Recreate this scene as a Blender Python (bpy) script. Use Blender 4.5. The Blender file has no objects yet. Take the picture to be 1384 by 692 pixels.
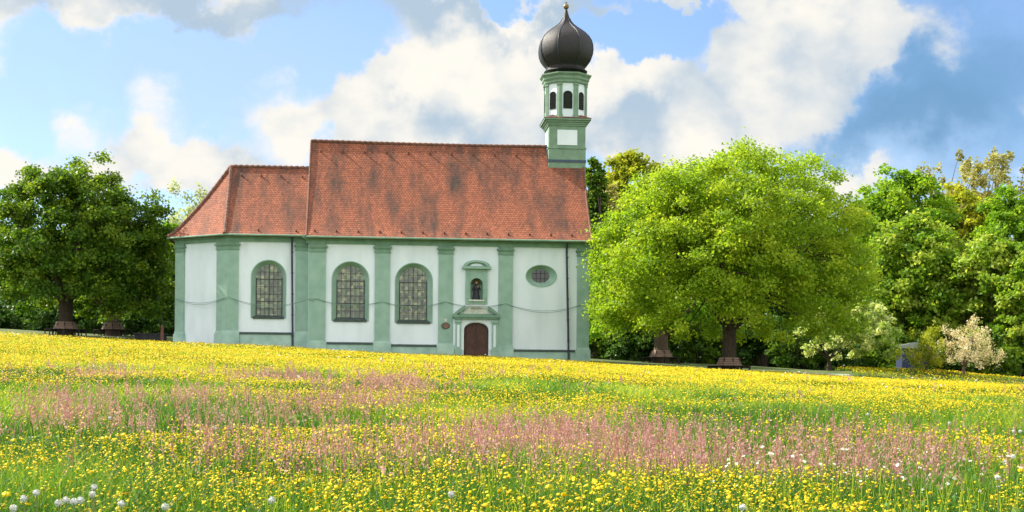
import bpy, math, random
import numpy as np
from mathutils import Vector, Matrix
from mathutils.geometry import tessellate_polygon

# ------------------------------------------------------------------ basics
scn = bpy.context.scene
C = scn.collection
PI = math.pi
F = 2000.0            # focal length in photo pixels (1384 wide)
HX, HY = 692.0, 540.0 # principal point column, horizon row
ROLL = 0.008

def ray(px, py):
    u, v = px - HX, HY - py
    return ((u*math.cos(ROLL) - v*math.sin(ROLL))/F, (u*math.sin(ROLL) + v*math.cos(ROLL))/F)

def at(px, py, d):
    a, b = ray(px, py)
    return Vector((a*d, d, b*d))

def sstep(a, b, x):
    t = np.clip((np.asarray(x, float)-a)/(b-a), 0, 1)
    return t*t*(3-2*t)

def G(x, y):
    """height of the ground"""
    x = np.asarray(x, float); y = np.asarray(y, float)
    z = -1.02 + 0.0359*np.clip(y, -20, 100)
    z = z + 0.052*np.clip(y-100, 0, 22)
    z = z + 0.10*np.clip(y-150, 0, 120)
    g = np.clip(y/100, 0, 1)
    xx = 48*np.tanh(x/48*1.0)
    xx = np.where(np.abs(x) < 30, x + (xx-x)*0.0, np.sign(x)*(30 + 25*np.tanh((np.abs(x)-30)/25)))
    z = z - 0.0425*xx*g
    z = z + 0.62*np.exp(-((x-31)/11)**2 - ((y-107)/5.5)**2)
    z = z - 0.62*np.exp(-((x-33)/12)**2 - ((y-77)/22)**2)
    z = z + 0.05*np.sin(x*0.35+1.3)*np.sin(y*0.21+x*0.05)*np.clip(y/30, 0.2, 1)
    return z
def gz(x, y): return float(G(x, y))

def lattice(seed, n=256):
    return np.random.default_rng(seed).random((n, n))
_LAT = {}
def vnoise(x, y, seed=0):
    if seed not in _LAT: _LAT[seed] = lattice(seed)
    L = _LAT[seed]; n = L.shape[0]
    xi = np.floor(x).astype(int); yi = np.floor(y).astype(int)
    fx = x-xi; fy = y-yi
    fx = fx*fx*(3-2*fx); fy = fy*fy*(3-2*fy)
    a = L[xi % n, yi % n]; b = L[(xi+1) % n, yi % n]; c = L[xi % n, (yi+1) % n]; d = L[(xi+1) % n, (yi+1) % n]
    return (a*(1-fx)+b*fx)*(1-fy) + (c*(1-fx)+d*fx)*fy
def fbm(x, y, seed=0):
    return (vnoise(x, y, seed)*.5 + vnoise(x*2.1, y*2.1, seed+1)*.3 + vnoise(x*4.3, y*4.3, seed+2)*.2)

# ------------------------------------------------------------------ materials
def new_mat(name):
    m = bpy.data.materials.new(name); m.use_nodes = True
    nt = m.node_tree; nt.nodes.clear()
    out = nt.nodes.new('ShaderNodeOutputMaterial')
    return m, nt, out
def N(nt, t, **kw):
    n = nt.nodes.new(t)
    for k, v in kw.items(): setattr(n, k, v)
    return n
def rgb(c): return (c[0], c[1], c[2], 1)

def mat(name, col, rough=.7, col2=None, scale=3.0, detail=6, bump=0.0, bscale=30, metal=0, spec=.4, stretch=(1,1,1), contrast=(.35,.65)):
    m, nt, out = new_mat(name)
    p = N(nt, 'ShaderNodeBsdfPrincipled'); nt.links.new(p.outputs[0], out.inputs[0])
    p.inputs['Roughness'].default_value = rough; p.inputs['Metallic'].default_value = metal
    p.inputs['Specular IOR Level'].default_value = spec
    tc = N(nt, 'ShaderNodeTexCoord'); mp = N(nt, 'ShaderNodeMapping'); mp.inputs['Scale'].default_value = stretch
    nt.links.new(tc.outputs['Object'], mp.inputs[0])
    if col2 is None: col2 = tuple(c*.8 for c in col)
    n = N(nt, 'ShaderNodeTexNoise'); n.inputs['Scale'].default_value = scale; n.inputs['Detail'].default_value = detail
    nt.links.new(mp.outputs[0], n.inputs['Vector'])
    r = N(nt, 'ShaderNodeValToRGB'); r.color_ramp.elements[0].position = contrast[0]; r.color_ramp.elements[1].position = contrast[1]
    r.color_ramp.elements[0].color = rgb(col2); r.color_ramp.elements[1].color = rgb(col)
    nt.links.new(n.outputs[0], r.inputs[0]); nt.links.new(r.outputs[0], p.inputs['Base Color'])
    if bump:
        b = N(nt, 'ShaderNodeBump'); b.inputs['Strength'].default_value = bump; b.inputs['Distance'].default_value = .02
        n2 = N(nt, 'ShaderNodeTexNoise'); n2.inputs['Scale'].default_value = bscale; n2.inputs['Detail'].default_value = 4
        nt.links.new(mp.outputs[0], n2.inputs['Vector']); nt.links.new(n2.outputs[0], b.inputs['Height'])
        nt.links.new(b.outputs[0], p.inputs['Normal'])
    return m

def leaf_mat(name, a, b, c=None, transl=.35, rough=.5, tcol=1.5, spec=.25):
    """colour varies per leaf through the 'tint' face attribute"""
    m, nt, out = new_mat(name)
    at_ = N(nt, 'ShaderNodeAttribute', attribute_name='tint')
    r = N(nt, 'ShaderNodeValToRGB'); e = r.color_ramp.elements
    e[0].position = .1; e[0].color = rgb(a); e[1].position = .9; e[1].color = rgb(c or b)
    if c: k = e.new(.5); k.color = rgb(b)
    nt.links.new(at_.outputs['Fac'], r.inputs[0])
    p = N(nt, 'ShaderNodeBsdfPrincipled'); p.inputs['Roughness'].default_value = rough; p.inputs['Specular IOR Level'].default_value = spec
    t = N(nt, 'ShaderNodeBsdfTranslucent')
    mx = N(nt, 'ShaderNodeMix', data_type='RGBA', blend_type='MULTIPLY'); mx.inputs[0].default_value = 1
    mx.inputs[7].default_value = (tcol*1.05, tcol, tcol*.55, 1)
    nt.links.new(r.outputs[0], mx.inputs[6]); nt.links.new(mx.outputs[2], t.inputs[0])
    nt.links.new(r.outputs[0], p.inputs['Base Color'])
    s = N(nt, 'ShaderNodeMixShader'); s.inputs[0].default_value = transl
    nt.links.new(p.outputs[0], s.inputs[1]); nt.links.new(t.outputs[0], s.inputs[2]); nt.links.new(s.outputs[0], out.inputs[0])
    return m

def roof_mat(name, base, base2, dark, stain=.55):
    m, nt, out = new_mat(name); L = nt.links.new
    p = N(nt, 'ShaderNodeBsdfPrincipled'); L(p.outputs[0], out.inputs[0]); p.inputs['Roughness'].default_value = .8
    p.inputs['Specular IOR Level'].default_value = .2
    tc = N(nt, 'ShaderNodeTexCoord'); sx = N(nt, 'ShaderNodeSeparateXYZ'); L(tc.outputs['Object'], sx.inputs[0])
    ad = N(nt, 'ShaderNodeMath', operation='MULTIPLY_ADD'); L(sx.outputs[1], ad.inputs[0]); ad.inputs[1].default_value = 0.0; L(sx.outputs[0], ad.inputs[2])
    cb = N(nt, 'ShaderNodeCombineXYZ'); L(ad.outputs[0], cb.inputs[0]); L(sx.outputs[2], cb.inputs[1])
    br = N(nt, 'ShaderNodeTexBrick'); L(cb.outputs[0], br.inputs['Vector'])
    br.inputs['Scale'].default_value = 1; br.inputs['Brick Width'].default_value = .19; br.inputs['Row Height'].default_value = .155
    br.inputs['Mortar Size'].default_value = .014; br.inputs['Bias'].default_value = -.1; br.inputs['Mortar Smooth'].default_value = .3
    br.inputs['Color1'].default_value = rgb(base); br.inputs['Color2'].default_value = rgb(base2); br.inputs['Mortar'].default_value = rgb(tuple(c*.28 for c in base))
    # lichen and soot: blotches drawn out down the slope
    mp = N(nt, 'ShaderNodeMapping'); L(cb.outputs[0], mp.inputs[0]); mp.inputs['Scale'].default_value = (.55, .17, 1)
    n1 = N(nt, 'ShaderNodeTexNoise'); L(mp.outputs[0], n1.inputs[0]); n1.inputs['Scale'].default_value = 1.5; n1.inputs['Detail'].default_value = 8; n1.inputs['Roughness'].default_value = .65
    r1 = N(nt, 'ShaderNodeValToRGB'); r1.color_ramp.elements[0].position = .43; r1.color_ramp.elements[1].position = .68
    L(n1.outputs[0], r1.inputs[0])
    n3 = N(nt, 'ShaderNodeTexNoise'); L(tc.outputs['Object'], n3.inputs[0]); n3.inputs['Scale'].default_value = 9; n3.inputs['Detail'].default_value = 3
    mm = N(nt, 'ShaderNodeMath', operation='MULTIPLY'); L(r1.outputs[0], mm.inputs[0]); mm.inputs[1].default_value = stain
    m1 = N(nt, 'ShaderNodeMix', data_type='RGBA'); L(mm.outputs[0], m1.inputs[0]); L(br.outputs[0], m1.inputs[6]); m1.inputs[7].default_value = rgb(dark)
    r3 = N(nt, 'ShaderNodeMapRange'); L(n3.outputs[0], r3.inputs[0]); r3.inputs[1].default_value = .3; r3.inputs[2].default_value = .7; r3.inputs[3].default_value = .72; r3.inputs[4].default_value = 1.25
    m2 = N(nt, 'ShaderNodeVectorMath', operation='SCALE'); L(m1.outputs[2], m2.inputs[0]); L(r3.outputs[0], m2.inputs['Scale'])
    L(m2.outputs[0], p.inputs['Base Color'])
    # overlapping courses
    md = N(nt, 'ShaderNodeMath', operation='MODULO'); L(sx.outputs[2], md.inputs[0]); md.inputs[1].default_value = .155
    sb = N(nt, 'ShaderNodeMath', operation='SUBTRACT'); sb.inputs[0].default_value = .155; L(md.outputs[0], sb.inputs[1])
    b = N(nt, 'ShaderNodeBump'); b.inputs['Strength'].default_value = .7; b.inputs['Distance'].default_value = .2
    a2 = N(nt, 'ShaderNodeMath', operation='MULTIPLY_ADD'); L(n3.outputs[0], a2.inputs[0]); a2.inputs[1].default_value = .08; L(sb.outputs[0], a2.inputs[2])
    L(a2.outputs[0], b.inputs['Height']); L(b.outputs[0], p.inputs['Normal'])
    return m

def glass_mat(name):
    m, nt, out = new_mat(name); L = nt.links.new
    p = N(nt, 'ShaderNodeBsdfPrincipled'); L(p.outputs[0], out.inputs[0])
    p.inputs['Roughness'].default_value = .12; p.inputs['Specular IOR Level'].default_value = .9
    tc = N(nt, 'ShaderNodeTexCoord'); mp = N(nt, 'ShaderNodeMapping'); mp.inputs['Scale'].default_value = (4.5, 1, 4.5); L(tc.outputs['Object'], mp.inputs[0])
    v = N(nt, 'ShaderNodeTexVoronoi'); v.inputs['Scale'].default_value = 1; v.inputs['Randomness'].default_value = .5; L(mp.outputs[0], v.inputs['Vector'])
    r = N(nt, 'ShaderNodeValToRGB'); e = r.color_ramp.elements
    e[0].position = .1; e[0].color = (.05, .07, .055, 1); e[1].position = .95; e[1].color = (.34, .37, .20, 1)
    k = e.new(.5); k.color = (.13, .16, .11, 1); k = e.new(.7); k.color = (.09, .16, .09, 1)  # green and yellow reflections painted into the pane colours
    s = N(nt, 'ShaderNodeSeparateColor'); L(v.outputs['Color'], s.inputs[0]); L(s.outputs[0], r.inputs[0]); L(r.outputs[0], p.inputs['Base Color'])
    b = N(nt, 'ShaderNodeBump'); b.inputs['Strength'].default_value = .5; b.inputs['Distance'].default_value = .03; L(s.outputs[1], b.inputs['Height']); L(b.outputs[0], p.inputs['Normal'])
    return m

M = {}
M['plaster'] = mat('white_plaster', (.75, .84, .92), .85, (.62, .72, .78), 1.1, 8, bump=.15, contrast=(.22, .58), stretch=(1, 1, .3))
M['green'] = mat('green_render', (.30, .455, .385), .85, (.24, .385, .32), 1.6, bump=.12)
M['sage'] = mat('sage_turret_render', (.20, .315, .225), .85, (.155, .25, .18), 2.0, bump=.2)
M['green2'] = mat('weathered_green_trim', (.20, .335, .25), .85, (.145, .26, .19), 2.2, bump=.2)
M['plinth'] = mat('pale_green_plinth', (.40, .57, .50), .9, (.26, .41, .37), 1.3, bump=.3, contrast=(.3, .62))
M['ledge'] = mat('dark_stone_ledge', (.07, .10, .095), .8, (.04, .06, .06), 5)
M['ledge_red'] = mat('tile_ledge', (.25, .15, .11), .8, (.15, .1, .08), 5)
M['roof'] = roof_mat('clay_tiles', (.34, .118, .066), (.225, .080, .048), (.06, .042, .036), .98)
M['ridge'] = mat('ridge_tiles', (.20, .085, .055), .85, (.09, .05, .04), 4)
M['slate'] = mat('dark_slate_shingles', (.019, .017, .020), .55, (.009, .009, .011), 5, bump=1.0, bscale=14, spec=.45, stretch=(1, 1, 3))
M['metal'] = mat('dark_pipe_paint', (.018, .032, .05), .4, spec=.5)
M['lead'] = mat('lead_flashing', (.05, .08, .13), .5)
M['cable'] = mat('grey_green_cable', (.16, .27, .23), .7)
M['gold'] = mat('aged_gilding', (.26, .18, .08), .5, metal=.4)
M['dark'] = mat('dark_opening', (.014, .013, .013), .9)
M['iron'] = mat('window_lead_bars', (.03, .042, .038), .6)
M['glass'] = glass_mat('leaded_glass')
M['ovalglass'] = mat('dark_glass', (.03, .04, .055), .15, (.02, .02, .03), 8, bump=.3, bscale=14, spec=.8)
M['door'] = mat('dark_oak', (.10, .045, .032), .6, (.05, .022, .018), 5, stretch=(5, 1, .5), bump=.3, bscale=20)
M['stone'] = mat('pale_stone', (.62, .66, .60), .8, (.48, .52, .47), 4)
M['wood'] = mat('weathered_bench_wood', (.34, .23, .19), .8, (.24, .155, .13), 6, stretch=(1, 1, 6), bump=.3)
M['darkwood'] = mat('dark_bench_frame', (.05, .035, .03), .7, (.03, .022, .02), 6)
M['post'] = mat('post_wood', (.17, .07, .045), .8, (.09, .04, .03), 8)
M['bark'] = mat('linden_bark', (.085, .062, .048), .95, (.04, .03, .024), 5, stretch=(3, 3, .6), bump=1, bscale=10)
M['palebark'] = mat('pale_bark', (.19, .13, .10), .95, (.11, .075, .06), 5, stretch=(3, 3, .6), bump=1, bscale=10)
M['sign'] = mat('bronze_plaque', (.05, .045, .04), .5, (.03, .03, .03), 10)
M['statue_robe'] = mat('dark_carved_robe', (.03, .028, .045), .6, (.015, .015, .02), 12)
M['skin'] = mat('painted_skin', (.35, .2, .14), .6)
M['shed'] = mat('blue_shed_boards', (.02, .035, .10), .7, (.015, .022, .06), 3, stretch=(8, 8, .3))
M['shedroof'] = mat('pale_shed_roof', (.28, .32, .36), .6)

# ------------------------------------------------------------------ mesh helpers
def link(o, parent=None):
    C.objects.link(o)
    if parent is not None: o.parent = parent
    return o

class MB:
    """collects shapes into ONE mesh object"""
    def __init__(s): s.v = []; s.f = []; s.sm = []
    def add(s, vs, fs, smooth=False):
        k = len(s.v); s.v += [tuple(v) for v in vs]; s.f += [tuple(i+k for i in f) for f in fs]; s.sm += [smooth]*len(fs)
    def box(s, x0, x1, y0, y1, z0, z1, bev=0):
        if x0 > x1: x0, x1 = x1, x0
        if y0 > y1: y0, y1 = y1, y0
        if z0 > z1: z0, z1 = z1, z0
        vs = [(x, y, z) for z in (z0, z1) for y in (y0, y1) for x in (x0, x1)]
        s.add(vs, [(0, 2, 3, 1), (4, 5, 7, 6), (0, 1, 5, 4), (1, 3, 7, 5), (3, 2, 6, 7), (2, 0, 4, 6)])
    def prism(s, pts, y0, y1):
        """polygon in x,z (counter-clockwise seen from -y) pushed along y"""
        n = len(pts)
        vs = [(p[0], y0, p[1]) for p in pts] + [(p[0], y1, p[1]) for p in pts]
        fs = [tuple(range(n)), tuple(range(2*n-1, n-1, -1))] + [(i+n, (i+1) % n+n, (i+1) % n, i) for i in range(n)]
        s.add(vs, fs)
    def holed(s, outer, holes, y):
        polys = [[Vector((p[0], p[1], 0)) for p in outer]] + [[Vector((p[0], p[1], 0)) for p in h] for h in holes]
        tris = tessellate_polygon(polys)
        flat = [p for poly in polys for p in poly]
        vs = [(p.x, y, p.y) for p in flat]; fs = []
        for t in tris:
            a, b, c = (flat[i] for i in t)
            cr = (b-a).cross(c-a).z
            if abs(cr) < 1e-9: continue
            fs.append(tuple(t) if cr > 0 else (t[0], t[2], t[1]))
        s.add(vs, fs)
    def loft(s, rings, closed=True, cap0=False, cap1=False, smooth=False):
        n = len(rings[0]); vs = [p for r in rings for p in r]; fs = []
        for i in range(len(rings)-1):
            for j in range(n if closed else n-1):
                k = (j+1) % n
                fs.append((i*n+j, i*n+k, (i+1)*n+k, (i+1)*n+j))
        s.add(vs, fs, smooth)
        if cap0: s.add(rings[0], [tuple(range(n-1, -1, -1))])
        if cap1: s.add(rings[-1], [tuple(range(n))])
    def lathe(s, prof, cx, cy, n=24, rot=0, smooth=True, sx=1, sy=1):
        rings = [[(cx+r*sx*math.cos(rot+2*PI*k/n), cy+r*sy*math.sin(rot+2*PI*k/n), z) for k in range(n)] for r, z in prof]
        s.loft(rings, True, True, True, smooth)
    def tube(s, pts, rad, n=8, smooth=True, cap=True):
        pts = [Vector(p) for p in pts]; rings = []
        if not hasattr(rad, '__len__'): rad = [rad]*len(pts)
        up0 = None
        for i, p in enumerate(pts):
            d = (pts[min(i+1, len(pts)-1)] - pts[max(i-1, 0)])
            if d.length < 1e-9: d = Vector((0, 0, 1))
            d.normalize()
            ref = Vector((0, 0, 1)) if abs(d.z) < .9 else Vector((1, 0, 0))
            if up0 is not None and abs(up0.dot(d)) < .95: ref = up0
            a = d.cross(ref).normalized(); b = d.cross(a).normalized()
            up0 = ref
            rings.append([p + (a*math.cos(2*PI*k/n) + b*math.sin(2*PI*k/n))*rad[i] for k in range(n)])
        s.loft(rings, True, cap, cap, smooth)
    def build(s, name, m, parent=None, loc=None):
        me = bpy.data.meshes.new(name); me.from_pydata(s.v, [], s.f); me.validate()
        me.materials.append(m)
        if len(me.polygons) == len(s.sm): me.polygons.foreach_set('use_smooth', s.sm)
        me.update()
        o = bpy.data.objects.new(name, me)
        if loc is not None: o.location = loc
        return link(o, parent)

def np_obj(name, V, Fc, m, parent=None, tint=None, loc=None, smooth=False):
    """mesh from arrays; Fc is (M,k)"""
    me = bpy.data.meshes.new(name); k = Fc.shape[1]
    me.vertices.add(len(V)); me.vertices.foreach_set('co', np.ascontiguousarray(V, dtype=np.float32).ravel())
    me.loops.add(Fc.size); me.loops.foreach_set('vertex_index', np.ascontiguousarray(Fc, dtype=np.int32).ravel())
    me.polygons.add(len(Fc)); me.polygons.foreach_set('loop_start', np.arange(0, Fc.size, k, dtype=np.int32))
    if tint is not None:
        a = me.attributes.new('tint', 'FLOAT', 'FACE'); a.data.foreach_set('value', np.ascontiguousarray(tint, dtype=np.float32))
    me.materials.append(m); me.update(calc_edges=True)
    if smooth: me.polygons.foreach_set('use_smooth', np.ones(len(Fc), dtype=bool))
    o = bpy.data.objects.new(name, me)
    if loc is not None: o.location = loc
    return link(o, parent)

def tag(o, label=None, cat=None, group=None, kind=None):
    if label: o['label'] = label
    if cat: o['category'] = cat
    if group: o['group'] = group
    if kind: o['kind'] = kind
    return o
def thing(name, loc, label, cat, group=None, rz=0):
    o = bpy.data.objects.new(name, None); o.location = loc; o.rotation_euler = (0, 0, rz); o.empty_display_size = .3
    link(o); return tag(o, label, cat, group)

# ------------------------------------------------------------------ camera
cam = bpy.data.cameras.new('camera'); co = bpy.data.objects.new('camera', cam); link(co)
cam.sensor_width = 36; cam.lens = 36*F/1384; cam.clip_start = .1; cam.clip_end = 6000
cam.shift_y = (HY-346)/1384
co.matrix_world = Matrix.Rotation(PI/2, 4, 'X') @ Matrix.Rotation(ROLL, 4, 'Z')
scn.camera = co

# ------------------------------------------------------------------ light and sky
SUN_EL, SUN_AZ = math.radians(41), math.radians(23)       # azimuth: behind the line running left
Ld = Vector((-math.cos(SUN_EL)*math.cos(SUN_AZ), math.cos(SUN_EL)*math.sin(SUN_AZ), math.sin(SUN_EL)))
sl = bpy.data.lights.new('sun', 'SUN'); sl.energy = 5.0; sl.angle = math.radians(.53); sl.color = (1, .93, .80)
so = bpy.data.objects.new('sun', sl); link(so); so.location = (-40, 30, 60)
so.rotation_euler = Ld.to_track_quat('Z', 'Y').to_euler()

w = bpy.data.worlds.new('World'); scn.world = w; w.use_nodes = True
nt = w.node_tree; nt.nodes.clear(); L = nt.links.new
wo = N(nt, 'ShaderNodeOutputWorld'); bg = N(nt, 'ShaderNodeBackground'); L(bg.outputs[0], wo.inputs[0]); bg.inputs[1].default_value = .15
sky = N(nt, 'ShaderNodeTexSky', sky_type='NISHITA'); sky.sun_disc = False
sky.sun_elevation = SUN_EL; sky.sun_rotation = -(PI/2-SUN_AZ); sky.air_density = 1.0; sky.dust_density = .6; sky.ozone_density = 1.5
tc = N(nt, 'ShaderNodeTexCoord'); sp = N(nt, 'ShaderNodeSeparateXYZ'); L(tc.outputs['Generated'], sp.inputs[0])
def mth(op, a, b=None, c=None, clamp=False):
    n = N(nt, 'ShaderNodeMath', operation=op); n.use_clamp = clamp
    for i, q in enumerate((a, b, c)):
        if q is None: continue
        if isinstance(q, (int, float)): n.inputs[i].default_value = q
        else: L(q, n.inputs[i])
    return n.outputs[0]
# cloud layer: pixel-like direction coordinates around the horizon point (X right, Z up), units of radians
X, Z = sp.outputs[0], sp.outputs[2]
wn = N(nt, 'ShaderNodeTexNoise'); wn.inputs['Scale'].default_value = 16; wn.inputs['Detail'].default_value = 7; wn.inputs['Roughness'].default_value = .6
L(tc.outputs['Generated'], wn.inputs['Vector'])
ws = N(nt, 'ShaderNodeSeparateColor'); L(wn.outputs['Color'], ws.inputs[0])
def warped(amp):
    return (mth('MULTIPLY_ADD', mth('SUBTRACT', ws.outputs[0], .5), amp, X), mth('MULTIPLY_ADD', mth('SUBTRACT', ws.outputs[1], .5), amp, Z))
WX, WZ = warped(.10)
def blobs(lst, dx=0, dz=0):
    tot = None
    for (px, py, rx, ry, wgt) in lst:
        cx, cz = (px-HX)/F, (HY-py)/F + (px-HX)/F*ROLL
        nn = math.sqrt(1+cx*cx+cz*cz); cx /= nn; cz /= nn
        a = mth('MULTIPLY', mth('SUBTRACT', WX, cx+dx), F/rx); b = mth('MULTIPLY', mth('SUBTRACT', WZ, cz+dz), F/ry)
        q = mth('MULTIPLY_ADD', a, a, mth('MULTIPLY', b, b))
        g = mth('MULTIPLY', mth('EXPONENT', mth('MULTIPLY', q, -1.0)), wgt)
        tot = g if tot is None else mth('ADD', tot, g)
    return tot
CL = [(600, 100, 100, 62, 1.1), (520, 150, 90, 45, 1.0), (700, 90, 90, 55, 1.0), (690, 160, 150, 55, 1.0), (830, 140, 130, 55, 1.1), (900, 110, 60, 40, .8), (450, 180, 80, 35, .7),
      (1085, 60, 110, 60, 1.2), (1160, 40, 100, 45, .8), (885, 48, 80, 36, -1.3), (60, 110, 60, 50, -.4), (340, 90, 130, 26, -.3), (400, 150, 60, 30, -.3), (830, 20, 60, 16, -.5), (430, 75, 60, 25, -.4), (1290, 170, 120, 35, -.5), (1040, 130, 100, 60, .9), (980, 190, 120, 40, .6),
      (210, 215, 95, 40, 1.1), (300, 225, 80, 30, .8), (20, 235, 60, 35, .7), (120, 8, 220, 24, .9), (430, 20, 320, 24, .6), (1160, 240, 110, 30, .8), (660, 5, 250, 14, .8), (1000, 5, 200, 16, .9), (1330, 215, 90, 22, .4), (370, 150, 200, 60, .38), (70, 90, 160, 45, .35)]
fb = N(nt, 'ShaderNodeTexNoise'); fb.inputs['Scale'].default_value = 22; fb.inputs['Detail'].default_value = 9; fb.inputs['Roughness'].default_value = .62
fm = N(nt, 'ShaderNodeMapping'); fm.inputs['Scale'].default_value = (1, 1, 1.5); L(tc.outputs['Generated'], fm.inputs[0]); L(fm.outputs[0], fb.inputs['Vector'])
fbv = mth('SUBTRACT', fb.outputs[0], .5)
vo = N(nt, 'ShaderNodeTexVoronoi', feature='F1'); vo.inputs['Scale'].default_value = 24
vv = N(nt, 'ShaderNodeCombineXYZ'); wx2, wz2 = warped(.045); L(wx2, vv.inputs[0]); L(sp.outputs[1], vv.inputs[1]); L(wz2, vv.inputs[2]); L(vv.outputs[0], vo.inputs['Vector'])
puff = mth('SUBTRACT', .56, vo.outputs['Distance'])
dens = mth('ADD', blobs(CL), mth('ADD', mth('MULTIPLY', fbv, 1.1), mth('MULTIPLY', puff, 1.1)))
# broad unseen cloud over the rest of the sky, brightened to light the facade
bn = N(nt, 'ShaderNodeTexNoise'); bn.inputs['Scale'].default_value = 3.0; bn.inputs['Detail'].default_value = 8; L(tc.outputs['Generated'], bn.inputs['Vector'])
away = mth('MULTIPLY', mth('SUBTRACT', .85, sp.outputs[1], clamp=True), 3.2, clamp=True)
dens = mth('ADD', dens, mth('MULTIPLY', mth('SUBTRACT', bn.outputs[0], .30), mth('MULTIPLY', away, 4.0)))
mr = N(nt, 'ShaderNodeMapRange', interpolation_type='SMOOTHSTEP'); L(dens, mr.inputs[0]); mr.inputs[1].default_value = .22; mr.inputs[2].default_value = .86
mask = mr.outputs[0]
# cloud body brightness: thick, lumpy tops bright, bases blue-grey
ln = N(nt, 'ShaderNodeTexNoise'); ln.inputs['Scale'].default_value = 30; ln.inputs['Detail'].default_value = 6
lm = N(nt, 'ShaderNodeMapping'); lm.inputs['Location'].default_value = (.01, 0, -.014); lm.inputs['Scale'].default_value = (1, 1, 1.5); L(tc.outputs['Generated'], lm.inputs[0]); L(lm.outputs[0], ln.inputs['Vector'])
GR = [(300, 20, 360, 26, 1.5), (900, 0, 300, 16, .9), (640, 8, 200, 14, .8), (330, 240, 120, 22, .9), (720, 190, 240, 45, 1.1), (560, 165, 70, 22, .6), (850, 160, 80, 25, .5), (1080, 100, 130, 40, .8), (880, 150, 90, 35, .6), (60, 200, 100, 25, .5), (640, 125, 60, 18, .45), (1290, 150, 110, 50, .8)]
gmr = N(nt, 'ShaderNodeMapRange', interpolation_type='SMOOTHSTEP'); L(mth('ADD', blobs(GR), mth('ADD', mth('MULTIPLY', mth('SUBTRACT', ln.outputs[0], .5), 2.0), mth('MULTIPLY', puff, -1.7))), gmr.inputs[0]); gmr.inputs[1].default_value = -.35; gmr.inputs[2].default_value = 1.7; grey = gmr.outputs[0]
cc = N(nt, 'ShaderNodeMix', data_type='RGBA'); L(grey, cc.inputs[0]); cc.inputs[6].default_value = (3.55, 3.4, 3.1, 1); cc.inputs[7].default_value = (1.65, 2.1, 2.55, 1)
tint = N(nt, 'ShaderNodeMix', data_type='RGBA', blend_type='MULTIPLY'); tint.inputs[0].default_value = 1; L(sky.outputs[0], tint.inputs[6]); tint.inputs[7].default_value = (.56, .61, .72, 1)
cs = N(nt, 'ShaderNodeVectorMath', operation='SCALE'); L(cc.outputs[2], cs.inputs[0]); L(mth('MULTIPLY_ADD', away, .9, 1.0), cs.inputs['Scale'])  # out-of-view cloud scaled up as added fill for the shaded facade
mx = N(nt, 'ShaderNodeMix', data_type='RGBA'); L(mask, mx.inputs[0]); L(tint.outputs[2], mx.inputs[6]); L(cs.outputs[0], mx.inputs[7])
# thin slate-blue cloud on the right
sm = mth('MULTIPLY', blobs([(1310, 120, 180, 90, 1.2), (1180, 165, 120, 40, .7), (1250, 60, 60, 40, .4)]), .7, clamp=True)
m3 = N(nt, 'ShaderNodeMix', data_type='RGBA'); L(mth('MULTIPLY', sm, mth('SUBTRACT', 1.0, mth('MULTIPLY', mask, .6)), clamp=True), m3.inputs[0]); L(mx.outputs[2], m3.inputs[6]); m3.inputs[7].default_value = (.66, 1.35, 2.25, 1)
vm = mth('MULTIPLY', blobs([(300, 120, 330, 110, .8), (60, 180, 160, 70, .3), (1150, 220, 160, 40, .5)]), mth('MULTIPLY_ADD', wn.outputs[0], 1.0, .05), clamp=True)
m4 = N(nt, 'ShaderNodeMix', data_type='RGBA'); L(mth('MULTIPLY', vm, mth('SUBTRACT', 1.0, mask)), m4.inputs[0]); L(m3.outputs[2], m4.inputs[6]); m4.inputs[7].default_value = (2.0, 2.5, 2.85, 1)
L(m4.outputs[2], bg.inputs[0])
scn.view_settings.view_transform = 'Standard'; scn.view_settings.look = 'None'; scn.view_settings.gamma = 1
scn.view_settings.exposure = 0.95; scn.view_settings.use_curve_mapping = False
scn.render.engine = 'CYCLES'
scn.cycles.max_bounces = 5; scn.cycles.diffuse_bounces = 3; scn.cycles.transmission_bounces = 3; scn.cycles.transparent_max_bounces = 4

# ------------------------------------------------------------------ ground
def grid_axis(fine0, fine1, step, far):
    a = list(np.arange(fine0, fine1+.01, step)); s = step; x = fine1
    while x < far: s *= 1.35; x += s; a.append(x)
    s = step; x = fine0
    while x > -far: s *= 1.35; x -= s; a.insert(0, x)
    return np.array(a)
gx = grid_axis(-60, 60, 1, 2500); gy = grid_axis(-4, 140, 1, 2500)
XX, YY = np.meshgrid(gx, gy); ZZ = G(XX, YY)
V = np.stack([XX.ravel(), YY.ravel(), ZZ.ravel()], 1); nx = len(gx); ny = len(gy)
i0 = (np.arange(ny-1)[:, None]*nx + np.arange(nx-1)[None, :]).ravel()
FQ = np.stack([i0, i0+1, i0+nx+1, i0+nx], 1)
gm = mat('meadow_soil', (.10, .13, .03), .95, (.05, .085, .02), .8, 8)
ground = np_obj('ground', V, FQ, gm, smooth=True); tag(ground, kind='structure', label='meadow slope rising to the church')

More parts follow.
